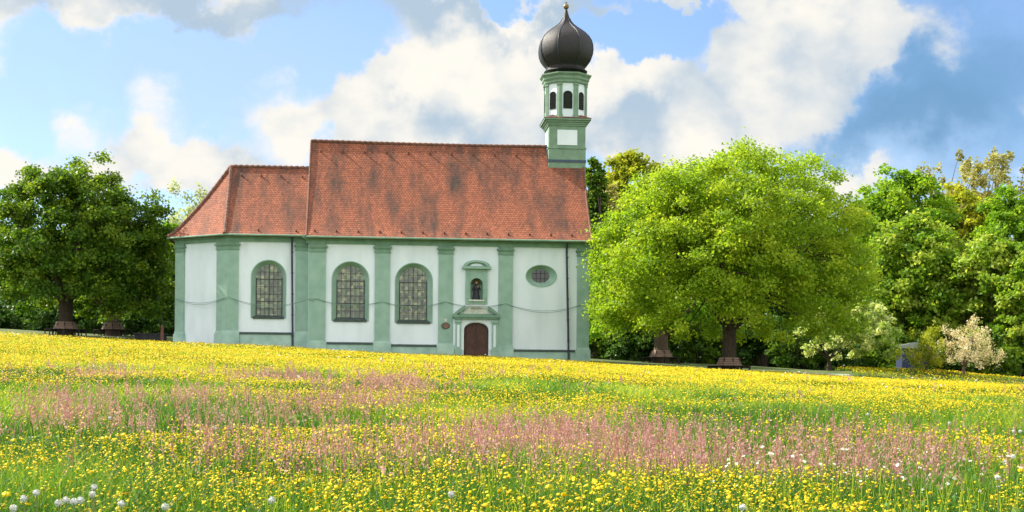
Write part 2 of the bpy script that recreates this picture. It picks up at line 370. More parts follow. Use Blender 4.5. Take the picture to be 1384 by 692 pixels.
def strip(name, pts, m, lift=.03, kind='structure'):
    """pts: list of (x, y0, y1) -> a sheet that lies on the ground"""
    vs = []; fs = []; k = 6
    fine = []
    for a, b in zip(pts[:-1], pts[1:]):
        n = max(1, int(abs(b[0]-a[0])))
        for i in range(n): t = i/n; fine.append(tuple(a[j]+(b[j]-a[j])*t for j in range(3)))
    fine.append(pts[-1])
    for x, y0, y1 in fine:
        for j in range(k+1):
            y = y0+(y1-y0)*j/k; vs.append((x, y, gz(x, y)+lift))
    for i in range(len(fine)-1):
        for j in range(k): a = i*(k+1)+j; fs.append((a, a+k+1, a+k+2, a+1))
    mb = MB(); mb.add(vs, fs, True); o = mb.build(name, m); return tag(o, kind=kind)
path_m = mat('pale_gravel', (.50, .55, .46), .95, (.36, .42, .34), 2.5, 8, bump=.3)
strip('path', [(-60, 102.6, 104.6), (-40, 102.6, 104.8), (-26, 102.8, 105), (-22.6, 103.2, 105.6)], path_m)['label'] = 'pale gravel path left of the church'
strip('path', [(6.5, 102.5, 106.5), (12, 101.5, 104.6), (20, 101.2, 104), (23.5, 101.6, 103.4)], path_m)['label'] = 'pale gravel path right of the church'

# ------------------------------------------------------------------ church
D0 = 102.0; ROT = math.radians(5)
P0 = at(417, 400, D0); P0.z = gz(P0.x, P0.y) - .3
church = thing('church', P0, 'white church with green pilasters, red tiled roof and onion tower', 'church', rz=ROT)
e1 = Vector((math.cos(ROT), math.sin(ROT), 0)); e2 = Vector((-math.sin(ROT), math.cos(ROT), 0))
def S(px, py=400, t=0.0):
    """local (s, z) on the plane y=t of the church where the photo shows pixel px,py"""
    a, b = ray(px, py); r = Vector((a, 1, b))
    # (r*k - P0).e2 = t
    k = (t + P0.dot(e2)) / r.dot(e2)
    p = r*k - P0
    return p.dot(e1), p.z
def sx_(px, py=400, t=0.0): return S(px, py, t)[0]
def sz_(px, py, t=0.0): return S(px, py, t)[1]

def arch(cx, z0, z1, w_, n=18, rise=None):
    r = w_/2; rise = rise or r
    pts = [(cx-r, z0), (cx+r, z0)]
    for k in range(n+1):
        a = PI*k/n; pts.append((cx+r*math.cos(a), z1-rise+rise*math.sin(a)))
    return pts
def ellipse(cx, cz, a, b, n=28): return [(cx+a*math.cos(2*PI*k/n), cz+b*math.sin(2*PI*k/n)) for k in range(n)]

TC = .8                                 # chancel wall stands back from the nave wall
s_nl, s_nr = sx_(416.5), sx_(796)
s_ca = sx_(308, 400, TC)
z_eave_n = sz_(417, 320); z_eave_c = sz_(362, 318, TC)
z_led_n = sz_(475, 463); z_led_c = sz_(362, 449.5, TC); z_led_r = sz_(730, 473)
ZB = -2.5                               # buried foot
ND = 11.0                               # nave depth
apse_dx, apse_t = 3.85, 3.6

# --- windows described by pixels: (outer x0,x1,top,bottom, inner x0,x1,top,bottom, t)
wins = [((340, 386, 352, 430), (345.5, 381, 357, 427), TC), ((449, 498, 354, 434), (455, 492.5, 359, 430), 0), ((534.5, 584, 356, 436.5), (540, 577, 361, 433), 0)]
holes_n, holes_c, wgeo = [], [], []
for o_, i_, t in wins:
    x0, x1 = sx_(o_[0], 390, t), sx_(o_[1], 390, t); z1 = sz_((o_[0]+o_[1])/2, o_[2], t); z0 = sz_((o_[0]+o_[1])/2, o_[3], t)
    a0, a1 = sx_(i_[0], 390, t), sx_(i_[1], 390, t); b1 = sz_((o_[0]+o_[1])/2, i_[2], t); b0 = sz_((o_[0]+o_[1])/2, i_[3], t)
    out = arch((x0+x1)/2, z0, z1, x1-x0); inn = arch((a0+a1)/2, b0, b1, a1-a0)
    (holes_c if t else holes_n).append(out); wgeo.append((out, inn, t, (x0, x1, z0, z1), (a0, a1, b0, b1)))
oc = (sx_(731.5, 373), sz_(731.5, 373)); oa = (sx_(752, 373)-sx_(711.5, 373))/2; ob = oa*.70
ov_out = ellipse(oc[0], oc[1], oa, ob); ov_in = ellipse(oc[0]-.02, oc[1]+.02, oa*.60, ob*.64)
d_x0, d_x1 = sx_(627, 460), sx_(660, 460); d_z1 = sz_(643, 436); d_z0 = sz_(643, 484)
dr_c = (d_x0+d_x1)/2; dr_w = d_x1-d_x0
door_out = arch(dr_c, d_z0-.6, d_z1, dr_w, 14, rise=.5)
n_x0, n_x1 = sx_(635.5), sx_(652.5); n_z0, n_z1 = sz_(644, 405), sz_(644, 376)
niche_out = arch((n_x0+n_x1)/2, n_z0, n_z1, n_x1-n_x0, 12)

# --- walls
w = MB()
ze = z_eave_n - .02
w.holed([(s_nl, ZB), (s_nr, ZB), (s_nr, ze), (s_nl, ze)], holes_n+[ov_out, door_out, niche_out], 0)
r_top = sz_(560, 193.5, ND/2)           # ridge
for s0, sgn in ((s_nl, 1), (s_nr, -1)):
    ring = [(s0, 0, ZB), (s0, 0, ze), (s0, .6, ze), (s0, ND/2, r_top-.45), (s0, ND-.6, ze), (s0, ND, ze), (s0, ND, ZB)]
    w.add(ring, [tuple(range(7)) if sgn > 0 else tuple(range(6, -1, -1))])
w.add([(s_nr, ND, ZB), (s_nl, ND, ZB), (s_nl, ND, ze), (s_nr, ND, ze)], [(0, 1, 2, 3)])
w.build('nave_wall', M['plaster'], church)
w = MB(); zc = z_eave_c-.02
w.holed([(s_ca, ZB), (s_nl-.003, ZB), (s_nl-.003, zc), (s_ca, zc)], holes_c, TC)
ax = s_ca-apse_dx
plan = [(s_ca, TC), (ax, apse_t), (ax, ND-apse_t), (s_ca, ND-TC), (s_nl-.003, ND-TC)]
for (x0, y0), (x1, y1) in zip(plan[:-1], plan[1:]):
    w.add([(x1, y1, ZB), (x0, y0, ZB), (x0, y0, zc), (x1, y1, zc)], [(0, 1, 2, 3)])
w.build('chancel_wall', M['plaster'], church)

# --- windows
def ring3(pts, t): return [(p[0], t, p[1]) for p in pts]
def rect_clip(inn_box, x):
    """top of the arch at column x"""
    a0, a1, b0, b1 = inn_box; r = (a1-a0)/2; c = (a0+a1)/2; q = max(0, r*r-(x-c)**2)
    return b1-r+math.sqrt(q)
for k, (out, inn, t, ob_, ib) in enumerate(wgeo):
    m = MB(); m.loft([ring3(out, t-.005), ring3([(p[0], p[1]) for p in inn], t+.38)])
    # thin raised surround
    big = [(ob_[0]-.05+(p[0]-ob_[0])*((ob_[1]-ob_[0]+.1)/(ob_[1]-ob_[0])), p[1]+(.05 if p[1] > ob_[2]+.01 else -.0)) for p in out]
    m.loft([ring3(big, t-.002), ring3(big, t-.03), ring3(out, t-.03), ring3(out, t-.004)])
    W = m.build('window', M['green'], church)
    m = MB(); m.add(ring3(inn, t+.375), [tuple(range(len(inn)))]); m.build('glass', M['glass'], W)
    m = MB(); a0, a1, b0, b1 = ib
    for j in range(1, 6):
        x = a0+(a1-a0)*j/6; h = .026 if j == 3 else .010
        m.box(x-h, x+h, t+.30, t+.345, b0, rect_clip(ib, x)-.01)
    nb = 7
    for j in range(1, nb):
        z = b0+(b1-b0)*j/nb; h = .022 if j in (2, 5) else .010
        r = (a1-a0)/2; half = r if z < b1-r else math.sqrt(max(.01, r*r-(z-(b1-r))**2))
        m.box((a0+a1)/2-half, (a0+a1)/2+half, t+.31+.001*j, t+.34, z-h, z+h)
    m.box(a0, a0+.045, t+.305, t+.37, b0, b1-(a1-a0)/2); m.box(a1-.045, a1, t+.305, t+.37, b0, b1-(a1-a0)/2)
    m.build('grille', M['iron'], W)
    m = MB(); x0, x1, z0, z1 = ob_
    m.prism([(x0+.1, z0-.05), (x1-.1, z0-.05), (x1-.12, z0+.10), (x0+.12, z0+.10)], t-.09, t+.05)
    m.add([(x0+.12, t+.051, z0+.1), (x1-.12, t+.051, z0+.1), (a1, t+.36, b0+.06), (a0, t+.36, b0+.06)], [(0, 1, 2, 3)])
    m.build('sill', M['ledge'], W)

m = MB(); m.loft([ring3(ov_out, -.004), ring3(ov_in, .34)])
big = ellipse(oc[0], oc[1], oa+.05, ob+.05); m.loft([ring3(big, 0), ring3(big, -.03), ring3(ov_out, -.03), ring3(ov_out, -.004)])
W = m.build('window', M['green'], church); tag(W, 'oval window with dark glass in a green splay')
m = MB(); m.add(ring3(ov_in, .335), [tuple(range(len(ov_in)))]); m.build('glass', M['ovalglass'], W)
m = MB()
for j in (-1, 0, 1): m.box(oc[0]-.02+j*oa*.28-.015, oc[0]-.02+j*oa*.28+.015, .28, .31, oc[1]-ob*.55, oc[1]+ob*.58)
for j in (-1, 1): m.box(oc[0]-oa*.55, oc[0]+oa*.5, .285, .305, oc[1]+.02+j*.18-.012, oc[1]+.02+j*.18+.012)
m.build('grille', M['iron'], W)

# --- door
m = MB(); m.loft([ring3(door_out, -.02), ring3(door_out, .3)])
DF = m.build('door', M['green2'], church); tag(DF, 'dark brown double door under a flat arch')
def half(side):
    h = MB(); pts = [p for p in door_out]
    x_in = dr_c + side*.012
    if side < 0:
        arc = [p for p in pts[2:] if p[0] <= x_in]; poly = [(pts[0][0], pts[0][1]), (x_in, pts[0][1]), (x_in, d_z1-.01)] + arc
    else:
        arc = [p for p in pts[2:] if p[0] >= x_in]; poly = [(x_in, pts[0][1]), (pts[1][0], pts[1][1])] + arc + [(x_in, d_z1-.01)]
    h.prism(poly, .2, .27)
    xa, xb = (pts[0][0]+.1, x_in-.08) if side < 0 else (x_in+.08, pts[1][0]-.1)
    for za, zb in ((d_z0+.25, d_z0+.85), (d_z0+1.0, d_z1-.65)):
        h.box(xa, xb, .165, .2, za, za+.05); h.box(xa, xb, .165, .2, zb-.05, zb)
        h.box(xa, xa+.05, .166, .2, za+.051, zb-.051); h.box(xb-.05, xb, .166, .2, za+.051, zb-.051)
    return h.build('door_leaf', M['door'], DF)
half(-1); half(1)
m = MB(); m.tube([(dr_c+.08, .16, d_z0+1.15), (dr_c+.08, .10, d_z0+1.15), (dr_c+.2, .10, d_z0+1.15)], .018); m.build('handle', M['iron'], DF)
m = MB(); m.box(d_x0-.25, d_x1+.25, -.5, .28, d_z0-.6, d_z0+.02); m.build('threshold', M['stone'], DF)

# --- portal: columns, entablature, broken pediment, cartouche
z_en0, z_en1 = sz_(643, 431.5), sz_(643, 426)
m = MB()
m.box(sx_(614), sx_(673.5), -.30, -.002, z_en0, z_en0+.12)
m.box(sx_(613), sx_(674.5), -.36, -.002, z_en0+.121, z_en1)
m.box(sx_(618), sx_(669.5), -.14, -.003, z_en1+.001, z_en1+.09)
PT = m.build('portal', M['green2'], church)
m = MB(); zb_ = sz_(643, 472)
x0p, x1p = sx_(613), sx_(674)
m.holed([(x0p-.05, zb_-1.2), (x1p+.05, zb_-1.2), (x1p, z_en0-.002), (x0p, z_en0-.002)], [], -.05) if False else None
m.box(sx_(612.5), d_x0-.02, -.08, -.004, zb_-.1, z_en0-.003); m.box(d_x1+.02, sx_(674.5), -.08, -.004, zb_-.1, z_en0-.003)
m.prism([(d_x0-.019, z_en0-.003), (d_x0-.019, d_z1-.55)] + [(p[0], p[1]+.06) for p in reversed(door_out[2:])] + [(d_x1+.019, d_z1-.55), (d_x1+.019, z_en0-.003)][0:2], -.08, -.004)
m.build('surround', M['plaster'], PT)
for a, b in ((615.5, 623), (664.5, 672)):
    m = MB(); xa, xb = sx_(a, 450), sx_(b, 450); c = (xa+xb)/2
    m.box(xa, xb, -.19, -.082, zb_, z_en0-.25)
    m.box(xa-.05, xb+.05, -.25, -.0821, z_en0-.249, z_en0-.13); m.box(xa-.02, xb+.02, -.21, -.0822, z_en0-.129, z_en0-.004)
    m.box(xa-.06, xb+.06, -.26, -.0823, zb_-.8, zb_-.001)
    col = m.build('column', M['green'], PT)
    m = MB(); m.box(c-.085, c+.085, -.205, -.191, zb_+.15, z_en0-.42); m.build('panel', M['plaster'], col)
for (xa, za), (xb, zb2) in ((((612, 427)), (628.5, 414)), ((675.5, 428), (659.5, 415))):
    m = MB(); a = Vector((sx_(xa), sz_(xa, za))); b = Vector((sx_(xb), sz_(xb, zb2))); n = 7; rings = []
    for j in range(n):
        t = j/(n-1); p = a.lerp(b, t); bow = .10*math.sin(PI*t); hgt = .13+.10*t; p.y += bow*.6
        rings.append([(p.x, -.34, p.y-hgt), (p.x, -.34, p.y+.06), (p.x, -.004, p.y+.06), (p.x, -.004, p.y-hgt)])
    if a.x > b.x: rings.reverse()
    m.loft(rings, True, True, True); m.build('pediment', M['green2'], PT)
m = MB(); cxm = sx_(643.5); czm = sz_(643.5, 419)
m.prism([(cxm-.9, czm-.28), (cxm+.9, czm-.28), (cxm+.72, czm+.05), (cxm+.5, czm+.33), (cxm-.5, czm+.33), (cxm-.72, czm+.05)], -.12, -.004)
m.prism(ellipse(cxm, czm+.06, .52, .19, 20), -.17, -.121)
CT = m.build('cartouche', M['stone'], PT)
m = MB()
for r_, (hw, zz) in enumerate(((.30, .13), (.42, .06), (.38, -.01), (.2, -.07))):
    x = cxm-hw; rr = random.Random(r_)
    while x < cxm+hw:
        wd = rr.uniform(.03, .08); m.box(x, min(x+wd, cxm+hw), -.176, -.171, czm+.045+zz-.012, czm+.045+zz+.022); x += wd+.025
m.build('inscription', M['ledge_red'], CT)

# --- niche with pediment
m = MB(); xa, xb = sx_(629), sx_(658.5); za, zb2 = sz_(644, 411), sz_(644, 364)
hol = niche_out
m.holed([(xa, za), (xb, za), (xb, zb2), (xa, zb2)], [hol], -.10)
for q in (([(xa, -.1, za), (xa, -.1, zb2), (xa, -.002, zb2), (xa, -.002, za)]), ([(xb, -.1, zb2), (xb, -.1, za), (xb, -.002, za), (xb, -.002, zb2)]), ([(xb, -.1, za), (xa, -.1, za), (xa, -.002, za), (xb, -.002, za)])): m.add(q, [(0, 1, 2, 3)])
m.loft([ring3(hol, -.10), ring3(hol, .45)]); m.add(ring3(hol, .45), [tuple(range(len(hol)))])
for a, b in ((xa, xa+.22), (xb-.22, xb)): m.box(a, b, -.15, -.101, za+.4, zb2-.28)
NI = m.build('niche', M['green'], church)
m = MB(); xa2, xb2 = sx_(625.5), sx_(662); cx = (xa2+xb2)/2; hw = (xb2-xa2)/2; zt = sz_(644, 352); zbm = sz_(644, 362.5)
arc = [(cx+hw*math.cos(a), zbm+.1+(zt-zbm-.1)*math.sin(a)) for a in np.linspace(0, PI, 17)]
inn = [(cx+hw*.72*math.cos(a), zbm+.12+(zt-zbm-.26)*math.sin(a)) for a in np.linspace(0, PI, 17)]
m.loft([[(p[0], -.3, p[1]), (p[0], -.003, p[1]), (q[0], -.003, q[1]), (q[0], -.3, q[1])] for p, q in zip(arc, inn)], True, True, True)
m.box(cx-hw-.06, cx+hw+.06, -.32, -.0035, zbm-.06, zbm+.1)
m.box(cx-hw*.75, cx+hw*.75, -.12, -.0036, zb2+.001, zbm-.062)
m.prism([(cx-hw*.72, zbm+.11)] + [(cx+hw*.72, zbm+.11)] + inn[1:-1], -.1, -.0037)
PD = m.build('pediment', M['green'], NI)
m = MB(); m.prism([(p[0]*.62+cx*.38, zbm+.14+(p[1]-zbm-.12)*.62) for p in inn], -.14, -.101); m.build('relief', M['plaster'], PD)
m = MB(); m.box(n_x0-.1, n_x1+.1, -.2, -.101, n_z0-.12, n_z0-.01); m.build('shelf', M['stone'], NI)

# --- pilasters
def pilaster(x0, x1, t, ztop, zled, dep=.13, clip_l=0, clip_r=0):
    m = MB(); zcap = ztop-.62
    m.box(x0, x1, t-dep, t-.002, zled-.001, zcap)
    o = m.build('pilaster', M['green'], church)
    m = MB(); k = 0
    for (d, h0, h1) in ((.05, 0, .07), (.02, .071, .26), (.07, .261, .33), (.12, .331, .42), (.02, .421, .60)):
        m.box(x0-(d if not clip_l else 0), x1+(d if not clip_r else 0), t-dep-d, t-.0021-.0001*k, zcap+h0+.001, zcap+h1); k += 1
    m.build('capital', M['green2'], o)
    m = MB(); m.box(x0-.04, x1+.04, t-dep-.04, t-.0026, zled-.16, zled-.002); m.box(x0-.1, x1+.1, t-dep-.11, t-.0027, ZB, zled-.161)
    m.build('base', M['plinth'], o)
ztn = z_eave_n-.42; ztc = z_eave_c-.42
zln = z_led_n+.05
for a, b, c in ((417, 440, 463), (506.5, 527, 464), (592.5, 612, 467), (673.5, 692.5, 470), (779.5, 796, 473)):
    pilaster(sx_(a), sx_(b), 0, ztn+.0, sz_((a+b)/2, c-2)+.05, clip_l=(a == 417))
pilaster(sx_(399.5, 400, TC), s_nl-.006, TC, ztc, z_led_c+.1, dep=.12, clip_r=1)
# folded pilaster on the apse corners: built as a mitred strip along the plan
def off_plan(pts, d):
    """offset an open polyline outwards (towards -y for a run that goes right->left)"""
    out = []
    for i, p in enumerate(pts):
        ns = []
        for a, b in ((i-1, i), (i, i+1)):
            if a < 0 or b >= len(pts): continue
            v = Vector((pts[b][0]-pts[a][0], pts[b][1]-pts[a][1])).normalized(); ns.append(Vector((-v.y, v.x)))
        n = ns[0] if len(ns) == 1 else (ns[0]+ns[1]).normalized()/max(.4, (ns[0]+ns[1]).normalized().dot(ns[0]))
        out.append((p[0]+n.x*d, p[1]+n.y*d))
    return out
def along(corner, to, dist):
    v = (Vector(to)-Vector(corner)).normalized()*dist; return (corner[0]+v.x, corner[1]+v.y)
def strip_poly(run, d, z0, z1, mb, inner=.002):
    o_ = off_plan(run, d); i_ = off_plan(run, inner)
    ring = o_ + i_[::-1]
    vs = [(x, y, z0) for x, y in ring] + [(x, y, z1) for x, y in ring]; n = len(ring)
    k = len(run)
    fs = [(i, i+n, (i+1) % n+n, (i+1) % n) for i in range(n)]
    for i in range(k-1):
        a, b, c, d_ = i, i+1, n-2-i, n-1-i
        fs.append((a+n, d_+n, c+n, b+n)); fs.append((a, b, c, d_))
    mb.add(vs, fs)
def corner_pilaster(run):
    run = run[::-1]          # left-to-right runs would offset inwards
    sgn = 1
    zl = z_led_c+.1; zcap = ztc-.62
    m = MB(); strip_poly(run, .13*sgn, zl-.001, zcap, m); o = m.build('pilaster', M['green'], church)
    m = MB()
    for k, (d, h0, h1) in enumerate(((.05, 0, .07), (.02, .071, .26), (.07, .261, .33), (.12, .331, .42), (.02, .421, .60))):
        r2 = [along(run[0], run[1], -d)] + list(run[1:-1]) + [along(run[-1], run[-2], -d)]
        strip_poly(r2, .13+d, zcap+h0+.001, zcap+h1, m)
    m.build('capital', M['green2'], o)
    m = MB()
    r2 = [along(run[0], run[1], -.04)] + list(run[1:-1]) + [along(run[-1], run[-2], -.04)]; strip_poly(r2, .17, zl-.16, zl-.002, m)
    r2 = [along(run[0], run[1], -.09)] + list(run[1:-1]) + [along(run[-1], run[-2], -.09)]; strip_poly(r2, .24, ZB, zl-.161, m)
    m.build('base', M['plinth'], o)
A = (s_ca, TC); B = (ax, apse_t); B2 = (ax, ND-apse_t); A2 = (s_ca, ND-TC); E = (s_nl, TC); E2 = (s_nl, ND-TC)
corner_pilaster([along(A, B, .95), A, along(A, E, .72)])
corner_pilaster([along(B, B2, .8), B, along(B, A, .75)])
corner_pilaster([along(B2, A2, .8), B2, along(B2, B, .8)])
corner_pilaster([along(A2, E2, .8), A2, along(A2, B2, .8)])

# --- cornices, plinths, ledges
def wall_run(run, levels, name, m_):
    mb = MB()
    for k, (d, z0, z1) in enumerate(levels): strip_poly(run[::-1], d, z0, z1, mb, .001)
    return mb.build(name, m_, church)
crun = [E2, A2, B2, B, A, (s_nl-.01, TC)]
wall_run(crun, [(.16, ztc-.03, ztc+.2), (.27, ztc+.201, ztc+.32), (.42, ztc+.321, ztc+.40)], 'cornice', M['green2'])
nrun = [(s_nl, TC), (s_nl, 0), (s_nr, 0), (s_nr, ND)]
wall_run(nrun, [(.16, ztn-.03, ztn+.2), (.27, ztn+.201, ztn+.32), (.42, ztn+.321, ztn+.40)], 'cornice', M['green2'])
def plinth(x0, x1, t, z, m_=M['ledge']):
    m = MB(); m.box(x0, x1, t-.16, t-.0031, ZB, z-.06); m.build('plinth', M['plinth'], church)
    m = MB(); m.prism([(0, 0)], 0, 0) if False else None
    m.add([(x0, t-.22, z-.13), (x1, t-.22, z-.13), (x1, t-.22, z-.05), (x0, t-.22, z-.05), (x0, t-.0032, z+.03), (x1, t-.0032, z+.03), (x0, t-.1601, z-.13), (x1, t-.1601, z-.13)],
          [(0, 1, 2, 3), (3, 2, 5, 4), (1, 0, 6, 7), (0, 3, 4, 6), (2, 1, 7, 5)]); m.build('ledge', m_, church)
for a, b, c, d in ((440, 506.5, 463, 475), (527, 592.5, 466, 560), (692.5, 779.5, 473, 731)):
    plinth(sx_(a)+.105, sx_(b)-.105, 0, sz_(d, c))
plinth(sx_(612)+.105, sx_(612.5+2.5)-.0+.06, 0, sz_(615, 469), M['plinth']); plinth(sx_(672.5)+.0, sx_(673.5)-.02, 0, sz_(672, 470), M['plinth'])
plinth(s_ca+.82, sx_(399.5, 400, TC)-.105, TC, z_led_c)
m = MB(); a_, b_ = along(A, B, 1.05), along(B, A, .85)
strip_poly([b_, a_][::-1] if False else [a_, b_][::-1], .16, ZB, z_led_c-.06, m); m.build('plinth', M['plinth'], church)
m = MB(); strip_poly([a_, b_][::-1], .22, z_led_c-.13, z_led_c-.03, m); m.build('ledge', M['ledge_red'], church)

# --- roofs
def prof(f):                        # height fraction over horizontal fraction; kicks out at the eaves
    return f - .035*math.sin(PI*min(1, f)) if f > .14 else None
def hprof(f):
    base = f - .05*math.sin(PI*f)
    return base + .025*math.exp(-(f/.06)**2)
FR = [0, .03, .07, .12, .2, .3, .45, .6, .75, .88, 1.0]
def h01(f):
    a = hprof(0); b = hprof(1); return (hprof(f)-a)/(b-a)
OV = .62
zn0 = z_eave_n; xr0, xr1 = s_nl-.14, s_nr+.12
m = MB()
def nave_line(f, side):
    t = (-OV + (ND/2+OV)*f) if side < 0 else (ND+OV - (ND/2+OV)*f)
    z = zn0 + (r_top-zn0)*h01(f); return t, z
nseg = 14
for side in (-1, 1):
    rows = []
    for f in FR:
        t, z = nave_line(f, side)
        row = []
        for j in range(nseg+1):
            x = xr0+(xr1-xr0)*j/nseg
            sag = -.05*math.sin(PI*j/nseg)*math.sin(PI*min(1, f*1.0)) - (.04*math.sin(PI*j/nseg) if f == 1 else 0)
            row.append((x, t, z+sag + (.008*math.sin(j*2.3+f*5) if 0 < j < nseg and 0 < f < 1 else 0)))
        rows.append(row)
    if side > 0: rows = [r[::-1] for r in rows]
    m.loft(rows, False, smooth=True)
    # thickness: soffit and verges
    low = [[(p[0], p[1], p[2]-.12) for p in r] for r in rows]
    m.add(rows[0]+low[0], [(j+len(rows[0]), j+1+len(rows[0]), j+1, j) for j in range(nseg)])
    for e in (0, -1):
        up = [r[e] for r in rows]; lo = [r[e] for r in low]; n = len(up)
        fs = [((j, j+1, j+1+n, j+n) if e == 0 else (j+n, j+1+n, j+1, j)) for j in range(n-1)]
        m.add(up+lo, fs)
    w0, w1 = rows[0], None
    sof = [(p[0], (0 if side < 0 else ND), zn0-.12) for p in rows[0]]
    m.add([(p[0], p[1], p[2]-.12) for p in rows[0]]+sof, [(j+nseg+1, j+nseg+2, j+1, j) for j in range(nseg)])
RN = m.build('roof', M['roof'], church); tag(RN, 'long red tiled nave roof with soot stains')
m = MB(); x = xr0; j = 0
while x < xr1-.1:
    xe = min(x+.4, xr1)
    z = r_top + (-.09*math.sin(PI*(x-xr0)/(xr1-xr0)))
    m.tube([(x, ND/2, z-.02), (xe-.03, ND/2, z+.0), (xe+.02, ND/2, z+.03)], [.13, .15, .16], 8); x = xe
m.build('ridge_tiles', M['ridge'], RN)
for xv in (xr0, xr1):
    m = MB(); m.tube([(xv, nave_line(f, -1)[0], nave_line(f, -1)[1]+.0) for f in FR], .075, 6); m.tube([(xv, nave_line(f, 1)[0], nave_line(f, 1)[1]) for f in FR], .075, 6)
    m.build('verge_tiles', M['ridge'], RN)
hook_mb = MB(); hook_mb.add([(-.07, -.04, -.02), (.07, -.04, -.02), (.05, -.12, .14), (-.05, -.12, .14), (0, .16, .12)], [(0, 1, 2, 3), (3, 2, 4), (0, 3, 4), (1, 4, 2), (0, 4, 1)])
hook0 = None
def hook(x, t, z, parent):
    global hook0
    if hook0 is None: hook0 = hook_mb.build('roof_hook', M['ridge'], parent); o = hook0
    else: o = hook0.copy(); C.objects.link(o); o.parent = parent
    o.location = (x, t, z)
def roof_z(f): return zn0+(r_top-zn0)*h01(f)
for f, cnt, ph in ((.9, 10, .3), (.08, 13, .1)):
    for k in range(cnt):
        x = xr0+.5+(xr1-xr0-3.6*(f > .5)-.9)*(k+.5*ph)/(cnt-.3)
        hook(x, nave_line(f, -1)[0], roof_z(f)-.03, RN)

# chancel roof: rings lofted from the eaves plan to the ridge
zc0 = z_eave_c; rc_top = sz_(360, 226, ND/2)
ex = s_nl-.02
eav = off_plan([(ex, TC), A, B, B2, A2, (ex, ND-TC)], OV*1.0)
eav[0] = (ex, TC-OV); eav[-1] = (ex, ND-TC+OV)
rx0 = sx_(312.5, 224, ND/2)
apex = [(ex, ND/2), (rx0, ND/2), (rx0, ND/2), (rx0, ND/2), (rx0, ND/2), (ex, ND/2)]
m = MB(); rings = []
for f in FR: rings.append([(e[0]+(a[0]-e[0])*f, e[1]+(a[1]-e[1])*f, zc0+(rc_top-zc0)*h01(f)) for e, a in zip(eav, apex)])
for i in range(5):
    m.loft([[r[i+1], r[i]] for r in rings], False)
fas = [[(p[0], p[1], p[2]-.12) for p in rings[0]], rings[0]]
m.loft([fas[0][::-1], fas[1][::-1]], False)
sof = [(ex, TC, zc0-.12)]+[(p[0], p[1], zc0-.12) for p in (A, B, B2, A2)]+[(ex, ND-TC, zc0-.12)]
m.loft([sof[::-1], fas[0][::-1]], False)
RC = m.build('roof', M['roof'], church); tag(RC, 'lower hipped tile roof over the chancel')
m = MB(); x = rx0
while x < ex-.1:
    xe = min(x+.4, ex); m.tube([(x, ND/2, rc_top-.02), (xe+.02, ND/2, rc_top+.03)], [.12, .15], 8); x = xe
m.build('ridge_tiles', M['ridge'], RC)
for i in (1, 2, 3, 4):
    m = MB(); pts = []
    for k in range(41):
        f = k/40; e, a = eav[i], apex[i]
        pts.append((e[0]+(a[0]-e[0])*f, e[1]+(a[1]-e[1])*f, zc0+(rc_top-zc0)*h01(f)+.02))
    m.tube(pts, [.13+.025*(k % 2) for k in range(41)], 7, smooth=False); m.build('hip_tiles', M['ridge'], RC)
def ch_pt(f, u):        # on the front face of the chancel roof
    a = rings[0][0]; b = rings[0][1]
    e = (a[0]+(b[0]-a[0])*u, a[1]+(b[1]-a[1])*u); q = (ex+(rx0-ex)*u, ND/2)
    return e[0]+(q[0]-e[0])*f, e[1]+(q[1]-e[1])*f, zc0+(rc_top-zc0)*h01(f)-.03
for u in (.12, .38, .62, .86): hook(*ch_pt(.88, u), RC)
for u in (.15, .6): hook(*ch_pt(.08, u), RC)

# --- gutter and downpipes
for (pa, pb, y0p, y1p, t, zt) in ((395, 396.5, 322, 470, TC, z_eave_c), (765.5, 769, 327, 492, 0, z_eave_n)):
    xa, xb = sx_(pa, 330, t), sx_(pb, 480, t)
    m = MB(); m.tube([(xa, t-.46, zt-.15), (xa, t-.44, zt-.3), (xa, t-.24, zt-.62), (xa, t-.24, zt-.9), (xb, t-.24, ZB+.5)], .075, 10)
    for k in range(5):
        z = zt-1.2-k*1.45; q = xa+(xb-xa)*(zt-z)/(zt-ZB); m.tube([(q, t-.24, z), (q, t-.24, z+.07)], .10, 10)
    m.build('downpipe', M['metal'], church)
m = MB(); m.tube([(xr0, -OV-.02, zn0-.06), (xr1, -OV-.02, zn0-.06)], .075, 8); m.build('gutter', M['green2'], church)
m = MB(); g = [(p[0], p[1], zc0-.06) for p in eav]; m.tube(g, .07, 8); m.build('gutter', M['green2'], church)

# --- plaques on the pilaster
m = MB(); cx, cz = sx_(602.5), sz_(602.5, 440.5); m.prism(ellipse(cx, cz, .30, .23, 22), -.17, -.131)
pq = m.build('plaque', M['sign'], church); tag(pq, 'dark oval plaque')
m = MB(); m.prism(ellipse(cx, cz, .24, .175, 22), -.178, -.171); m.build('plaque_face', M['ledge_red'], pq)
m = MB(); cz = sz_(603, 433); m.box(cx-.09, cx+.09, -.16, -.131, cz-.09, cz+.09); tag(m.build('plaque', M['stone'], church), 'small white square plaque')

